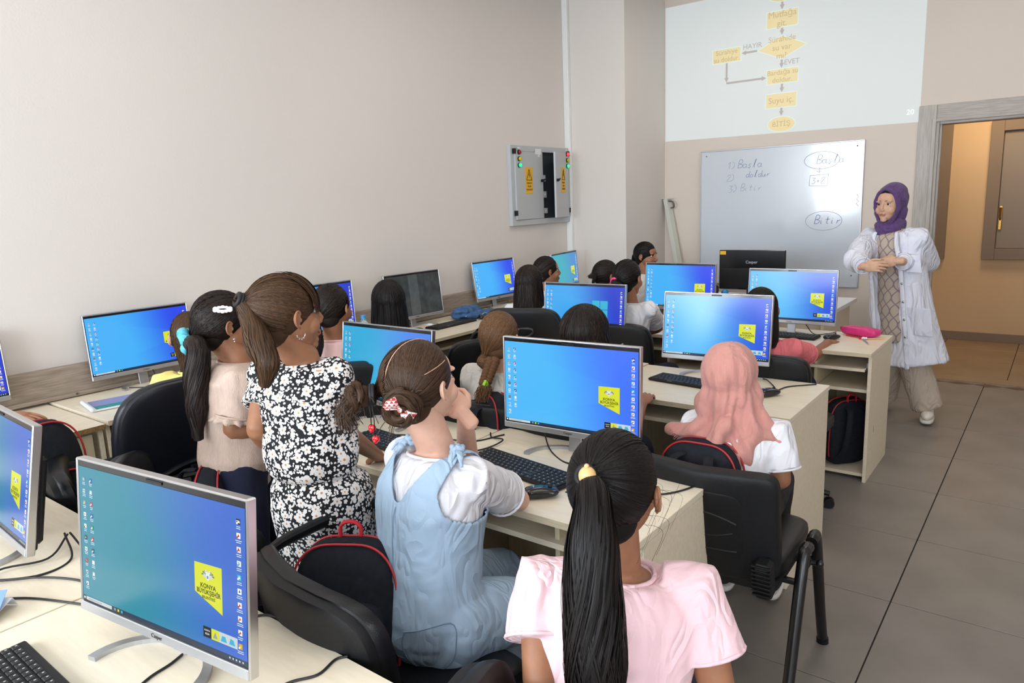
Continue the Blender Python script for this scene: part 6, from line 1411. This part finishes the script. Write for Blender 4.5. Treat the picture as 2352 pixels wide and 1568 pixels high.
g = G(); c = P3(.60, -.185, .140); R_ = np.stack([r, f, up], 1); g.box(c, (.10, .006, .12), 0, .002, R=R_); p.world('breast_pocket', g, 'cloth_coat', ct, 35); g = G(); g.box(P3(.64, -.185, .146), (.024, .004, .010), 0, .001, R=R_); p.world('pocket_mark', g, 'marker_blue', ct, 35)
g = G(); g.box(P3(-.12, -.20, .150), (.15, .006, .19), 0, .002, R=R_); p.world('coat_pocket', g, 'cloth_coat', ct, 35)
g = G(); q = lerp(S['shR'], S['elR'], .45)+nrm(r*.8+f*.5)*.082; g.box(q, (.006, .045, .055), 0, .001, R=np.stack([nrm(r*.8+f*.5), nrm(np.cross(up, nrm(r*.8+f*.5))), up], 1)); p.world('sleeve_patch', g, 'sign_yellow', ct, label='yellow badge on the sleeve')
for q in 'LR': g = G(); d = nrm(S['wr'+q]-S['el'+q]); c = lerp(S['el'+q], S['wr'+q], .80); u = nrm(np.cross(d, (.1, .2, 1))); w = np.cross(d, u); g.tube([c-d*.025, c+d*.018], [.058, .056], n=20); g.tube([c+d*.018+.055*(math.cos(t)*u+math.sin(t)*w) for t in np.linspace(0, 2*PI, 24)], .005, n=6, cap=False); p.world('cuff', g, 'cloth_coat', ct)
def hijab(p):
    M = np.array(p.HM); q = G(); q.ell(HC+V3(0, -.030, .010), HR*V3(1.19, 1.01, 1.18), nu=36, nv=24); q.ell((0, -.052, -.050), (.090, .078, .082), nu=28, nv=18); q.ell((-.012, -.03, -.135), (.085, .078, .055), nu=24, nv=16); q.ell((.0, .020, -.160), (.062, .055, .034), nu=24, nv=16)
    ring = [(.076*math.cos(t)*(1-.14*max(0, -math.sin(t))), .026+.026*math.sin(t)*(1 if math.sin(t) > 0 else -.75), -.012+(.110 if math.sin(t) > 0 else .112)*math.sin(t)) for t in np.linspace(0, 2*PI, 40)]
    q.tube(ring, .0145, n=10, cap=False)
    for k in range(3): q.tube([((.078-.004*k)*math.cos(t)-.004, -.020+(.078-.003*k)*math.sin(t), -.130-.020*k-.014*math.sin(t)+.006*math.sin(t*2.0+k)) for t in np.linspace(0, 2*PI, 30)], .018, n=10, cap=False)
    v, ff, n = remesh(q, .0042, 3); v = v+n*(.0030*np.sin(vnoise(v*V3(9, 9, 16)+2)*7)*(v[:, 1] < .05))[:, None]
    o = G(); o.add(v@M[:3, :3].T+M[:3, 3], ff); sc = p.world('headscarf', o, 'scarf_purple')
    q = G(); q.tube([(x, .066-abs(x)*.5, .088-abs(x)*.5) for x in np.linspace(-.03, .03, 9)], .008, n=8, rnd=True); p.local('underscarf', q, 'cloth_black', sc)
hijab(p)

# ------------------------------------------------------------------ chairs and bags
office_chair('high backed navy black chair with three wavy ridges, near the left wall', (-2.84, 1.29, 0), D(90), arms=False, mat_='navy_leather', h=1.05, ridges=True, w=.48, backh=.58, er=.62)
office_chair('black armchair in the foreground under the overalls girl, backpack on its back', (-1.24, 1.09, 0), D(-8), h=.86, w=.50, arms='L', armz=.79, seat=.50, backh=.44)
office_chair('black armchair behind the teal monitor, backpack with red zip on it', (-2.20, 1.14, 0), D(-35), h=.86, w=.44)
office_chair('rounded black chair at the left, beside the worn desk', (-2.62, 1.12, 0), D(-25), h=.82, w=.44)
office_chair('black chair of the girl behind the floral dress girl\'s monitor', (-2.56, 2.10, 0), D(35), arms=False, h=1.0, w=.48)
office_chair('black chair with a grip hole in its back, left of the deep blue monitor', (-2.46, 3.38, 0), D(20), arms=False, h=1.06, w=.46, slot=True)
office_chair('black chair of the girl with the pink elastic', (-2.02, 3.78, 0), D(0), arms=False, h=.94, w=.46)
office_chair('small black chair under the braided girl', (-1.90, 2.38, 0), D(8), arms=False, h=.84, w=.42)
office_chair('black chair with one armrest and a backpack, left of the braided girl', (-2.46, 2.82, 0), D(60), h=.98, w=.42)
office_chair('black chair under the coral T-shirt girl', (-1.13, 3.68, 0), D(0), arms=False, h=.86, w=.44)
office_chair('black chair of the side ponytail girl', (-2.62, 4.42, 0), D(0), arms=False, h=1.06, w=.40)
office_chair('chair of the pink T-shirt girl, its back at the bottom picture edge', (-.51, .85, 0), D(-66), arms=False, h=.81, w=.40, seat=.46)
office_chair('chair of the straight haired girl behind the bright blue monitor', (-1.50, 2.42, 0), D(0), arms=False, h=.80, w=.42)
visitor_chair('black visitor chair with embossed plastic back under the pink headscarf girl', (-.855, 2.27, 0), D(2))
backpack('black backpack with red piping standing up from the foreground chair', (-1.36, 1.03, .42), D(32), D(-6), .90, handle=True)
backpack('backpack with bright red zip on the chair behind the teal monitor', (-2.18, 1.12, .46), D(140), D(5), .85)
backpack('black backpack under the reaching hand at the left border', (-2.83, .86, .50), D(100), D(0), 1.0)
backpack('backpack leaning beside the chair with one armrest, wide red stripe', (-2.30, 2.72, .62), D(120), D(12), .95)
backpack('backpack behind the braided girl, red zip towards the camera', (-1.82, 2.20, .47), D(150), D(0), .90)
backpack('backpack between the pink headscarf girl and her chair back', (-.90, 2.14, .45), D(182), D(2), .88)
backpack('backpack in the open compartment of the desk with the pencil case', (-.945, 4.36, .045), D(230), D(-3), .90, handle=True)
backpack('backpack at the bottom picture edge beside the pink T-shirt girl', (-.63, .80, .44), D(20), D(0), .80)

# ------------------------------------------------------------------ small things
# notebook on the left desk
t = thing('notebook', 'purple and green striped notebook with transparent cover on the left desk', 'notebook', (-3.60, 1.50, .752), D(80))
g = G(); g.box((0, 0, .003), (.30, .21, .005), 0, .001); part('pages', g, 'paper', t, smooth=False)
g = G(); g.box((.01, .035, .0065), (.27, .12, .002)); part('cover', g, 'paper_blue', t, smooth=False, label='purple band of the cover'); g = G(); g.box((.01, -.055, .0065), (.27, .055, .002)); part('cover', g, 'paper_teal', t, smooth=False, label='green band of the cover')
g = G(); g.tube([(-.145, -.10, .008), (-.145, .10, .010)], .010, n=12, rnd=True); part('rolled_edge', g, 'paper', t)
# water bottle
t = thing('water_bottle', 'small clear water bottle with light blue cap by the left wall', 'bottle', (-3.47, 2.95, .75))
g = G(); prof = [(.0, .001), (.030, .0), (.033, .01), (.033, .13), (.031, .14), (.033, .15), (.030, .17), (.016, .195), (.013, .20), (.013, .212)]; ang = np.arange(24)/24*2*PI
g.loft([np.stack([max(.001, r)*np.cos(ang), max(.001, r)*np.sin(ang), np.full(24, z)], 1) for r, z in prof]); part('bottle_body', g, 'clear_plastic', t)
g = G(); g.tube([(0, 0, .055), (0, 0, .115)], .0336, n=24); part('label_band', g, 'bottle_label', t); g = G(); g.tube([(0, 0, .203), (0, 0, .222)], .0155, n=20); part('cap', g, 'cap_blue', t)
# denim jacket
g = G()
for c, r_, a_ in (((0, 0, .03), (.16, .12, .035), 0), ((.03, .05, .06), (.12, .07, .032), .4), ((.12, -.04, .025), (.13, .07, .025), -.3), ((-.06, -.02, .065), (.09, .08, .03), .2), ((.23, -.02, .015), (.09, .045, .017), .1)): g.ell(c, r_, R=np.array(Matrix.Rotation(a_, 3, 'Z')), nu=24, nv=14)
v, f_, n_ = remesh(g, .006, 3); v = folds(v, n_, .010, 4, 20, (1, 1, 1)); v[:, 2] = np.maximum(v[:, 2], .001); o = G(); o.add(v, f_); ob = part('denim_jacket', o, 'denim_jacket', None, angle=None); ob.location = (-3.70, 4.22, .751); ob.rotation_euler = (0, 0, D(75)); tag(ob, 'crumpled blue denim jacket lying on the left wall desk', 'jacket')
g = G(); v2 = [(-.10+.30*t, -.10+.02*math.sin(t*9), .030+.012*math.sin(t*14)) for t in np.linspace(0, 1, 14)]; g.tube(v2, .005, n=6, flat=.5); c = part('hem_seam', g, 'cloth_denim', ob)
# folded sheets at the bottom left
t = thing('folded_paper', 'folded white and blue paper sheets at the bottom left picture edge', 'paper', (-1.90, .40, .751), D(30))
g = G(); g.add([(-.07, -.05, .001), (.07, -.05, .001), (.07, .05, .03), (-.07, .05, .03), (-.07, .06, .001), (.06, .07, .001)], [(0, 1, 2, 3), (3, 2, 5, 4)]); ob = part('sheet', g, 'paper', t, smooth=False); mo = ob.modifiers.new('t', 'SOLIDIFY'); mo.thickness = .0006
g = G(); g.add([(-.06, -.02, .002), (.08, -.01, .015), (.06, .05, .05), (-.07, .04, .04)], [(0, 1, 2, 3)]); ob = part('sheet', g, 'blue_sheet', t, smooth=False, label='blue sheet'); mo = ob.modifiers.new('t', 'SOLIDIFY'); mo.thickness = .0006
# pink pencil case with pencils
g = G(); sup(g, (0, 0, .028), (.115, .042, .027), .55, .45, nu=48, nv=14); V = g.V(); nn = V-V3(0, 0, .028); nn /= np.linalg.norm(nn, axis=1)[:, None]; V = folds(V, nn, .004, 2, 30); V[:, 2] = np.maximum(V[:, 2], .001); g.v = [V]
ob = part('pencil_case', g, 'pink_vinyl', None, angle=None); ob.location = (-.945, 4.66, .7515); ob.rotation_euler = (0, 0, D(-22)); tag(ob, 'bright pink zipped pencil case on the desk corner by the teacher', 'pencil case')
g = G(); g.tube([(-.11, -.005, .045), (-.05, -.008, .055), (.05, -.008, .055), (.105, -.005, .045)], .0022, n=6, spline=3); part('zip', g, 'tie_pink', ob); g = G(); g.ell((-.115, -.02, .035), (.012, .005, .014)); part('zip_tab', g, 'pink_vinyl', ob)
def pencil(label, a, b, m, rub=True):
    a, b = V3(*a), V3(*b); o_ = a.copy(); g = G(); g.tube([a-o_, b-o_], .0038, n=6); ob = part('pencil', g, m, None); ob.location = tuple(o_); tag(ob, label, 'pencil'); d = nrm(b-a); g = G(); g.tube([b-o_, b-o_+d*.012], [.0037, .0008], n=6); part('pencil_tip', g, 'bead_wood', ob); g = G(); g.tube([a-o_-d*.010, a-o_], .0040, n=8, rnd=True); part('eraser', g, 'red_cloth', ob)
pencil('red pencil lying in front of the pink pencil case', (-.90, 4.56, .756), (-1.02, 4.63, .756), 'red_cloth'); pencil('grey pencil with a pale figure on its end, pointing to the camera', (-.90, 4.52, .756), (-.855, 4.42, .756), 'paper_blue'); pencil('orange patterned pencil near the desk end', (-.92, 4.55, .756), (-.81, 4.60, .756), 'bead_wood')
g = G(); g.ell((0, 0, .008), (.012, .009, .008)); g.ell((.012, .006, .008), (.008, .007, .007)); ob = part('pencil_topper', g, 'clip_white', None); ob.location = (-.905, 4.54, .753); tag(ob, 'pale rubber figure lying beside the pencils', 'eraser')
# handbag and blue ball on the teacher desk
t = thing('handbag', 'dark brown handbag with tan strap on the teacher desk', 'bag', (-2.42, 5.78, .781), D(20))
g = G(); sup(g, (0, 0, .055), (.13, .06, .055), .6, .4); part('bag_body', g, 'brown_leather', t)
g = G(); g.tube([(-.10, 0, .09), (-.09, .0, .17), (-.02, .0, .20), (.05, 0, .17), (.08, 0, .09)], .016, n=8, spline=4, flat=.4); part('bag_handle', g, 'brown_leather', t)
g = G(); g.tube([(.02, -.06, .03), (.05, -.075, .09), (.09, -.06, .13), (.10, -.03, .10)], .018, n=8, spline=4, flat=.3); part('tan_strap', g, 'tan_leather', t); g = G(); g.box((.06, -.082, .10), (.035, .004, .03), 0, .001); part('buckle', g, 'brass', t)
g = G(); g.ell((0, 0, .03), .03, nu=20, nv=14); ob = part('ball', g, 'cap_blue', None); ob.location = (-2.27, 5.80, .845); tag(ob, 'small bright blue ball beside the handbag', 'ball'); ob.location = (-2.26, 5.86, .781)
# power strip behind the far monitor
g = G(); g.box((0, 0, .012), (.22, .05, .024), 0, .004); ob = part('power_strip', g, 'white_plastic', None, smooth=False); ob.location = (-3.85, 5.18, .752); ob.rotation_euler = (0, 0, D(85)); tag(ob, 'white power strip on the wall desk behind the keyboard', 'power strip')
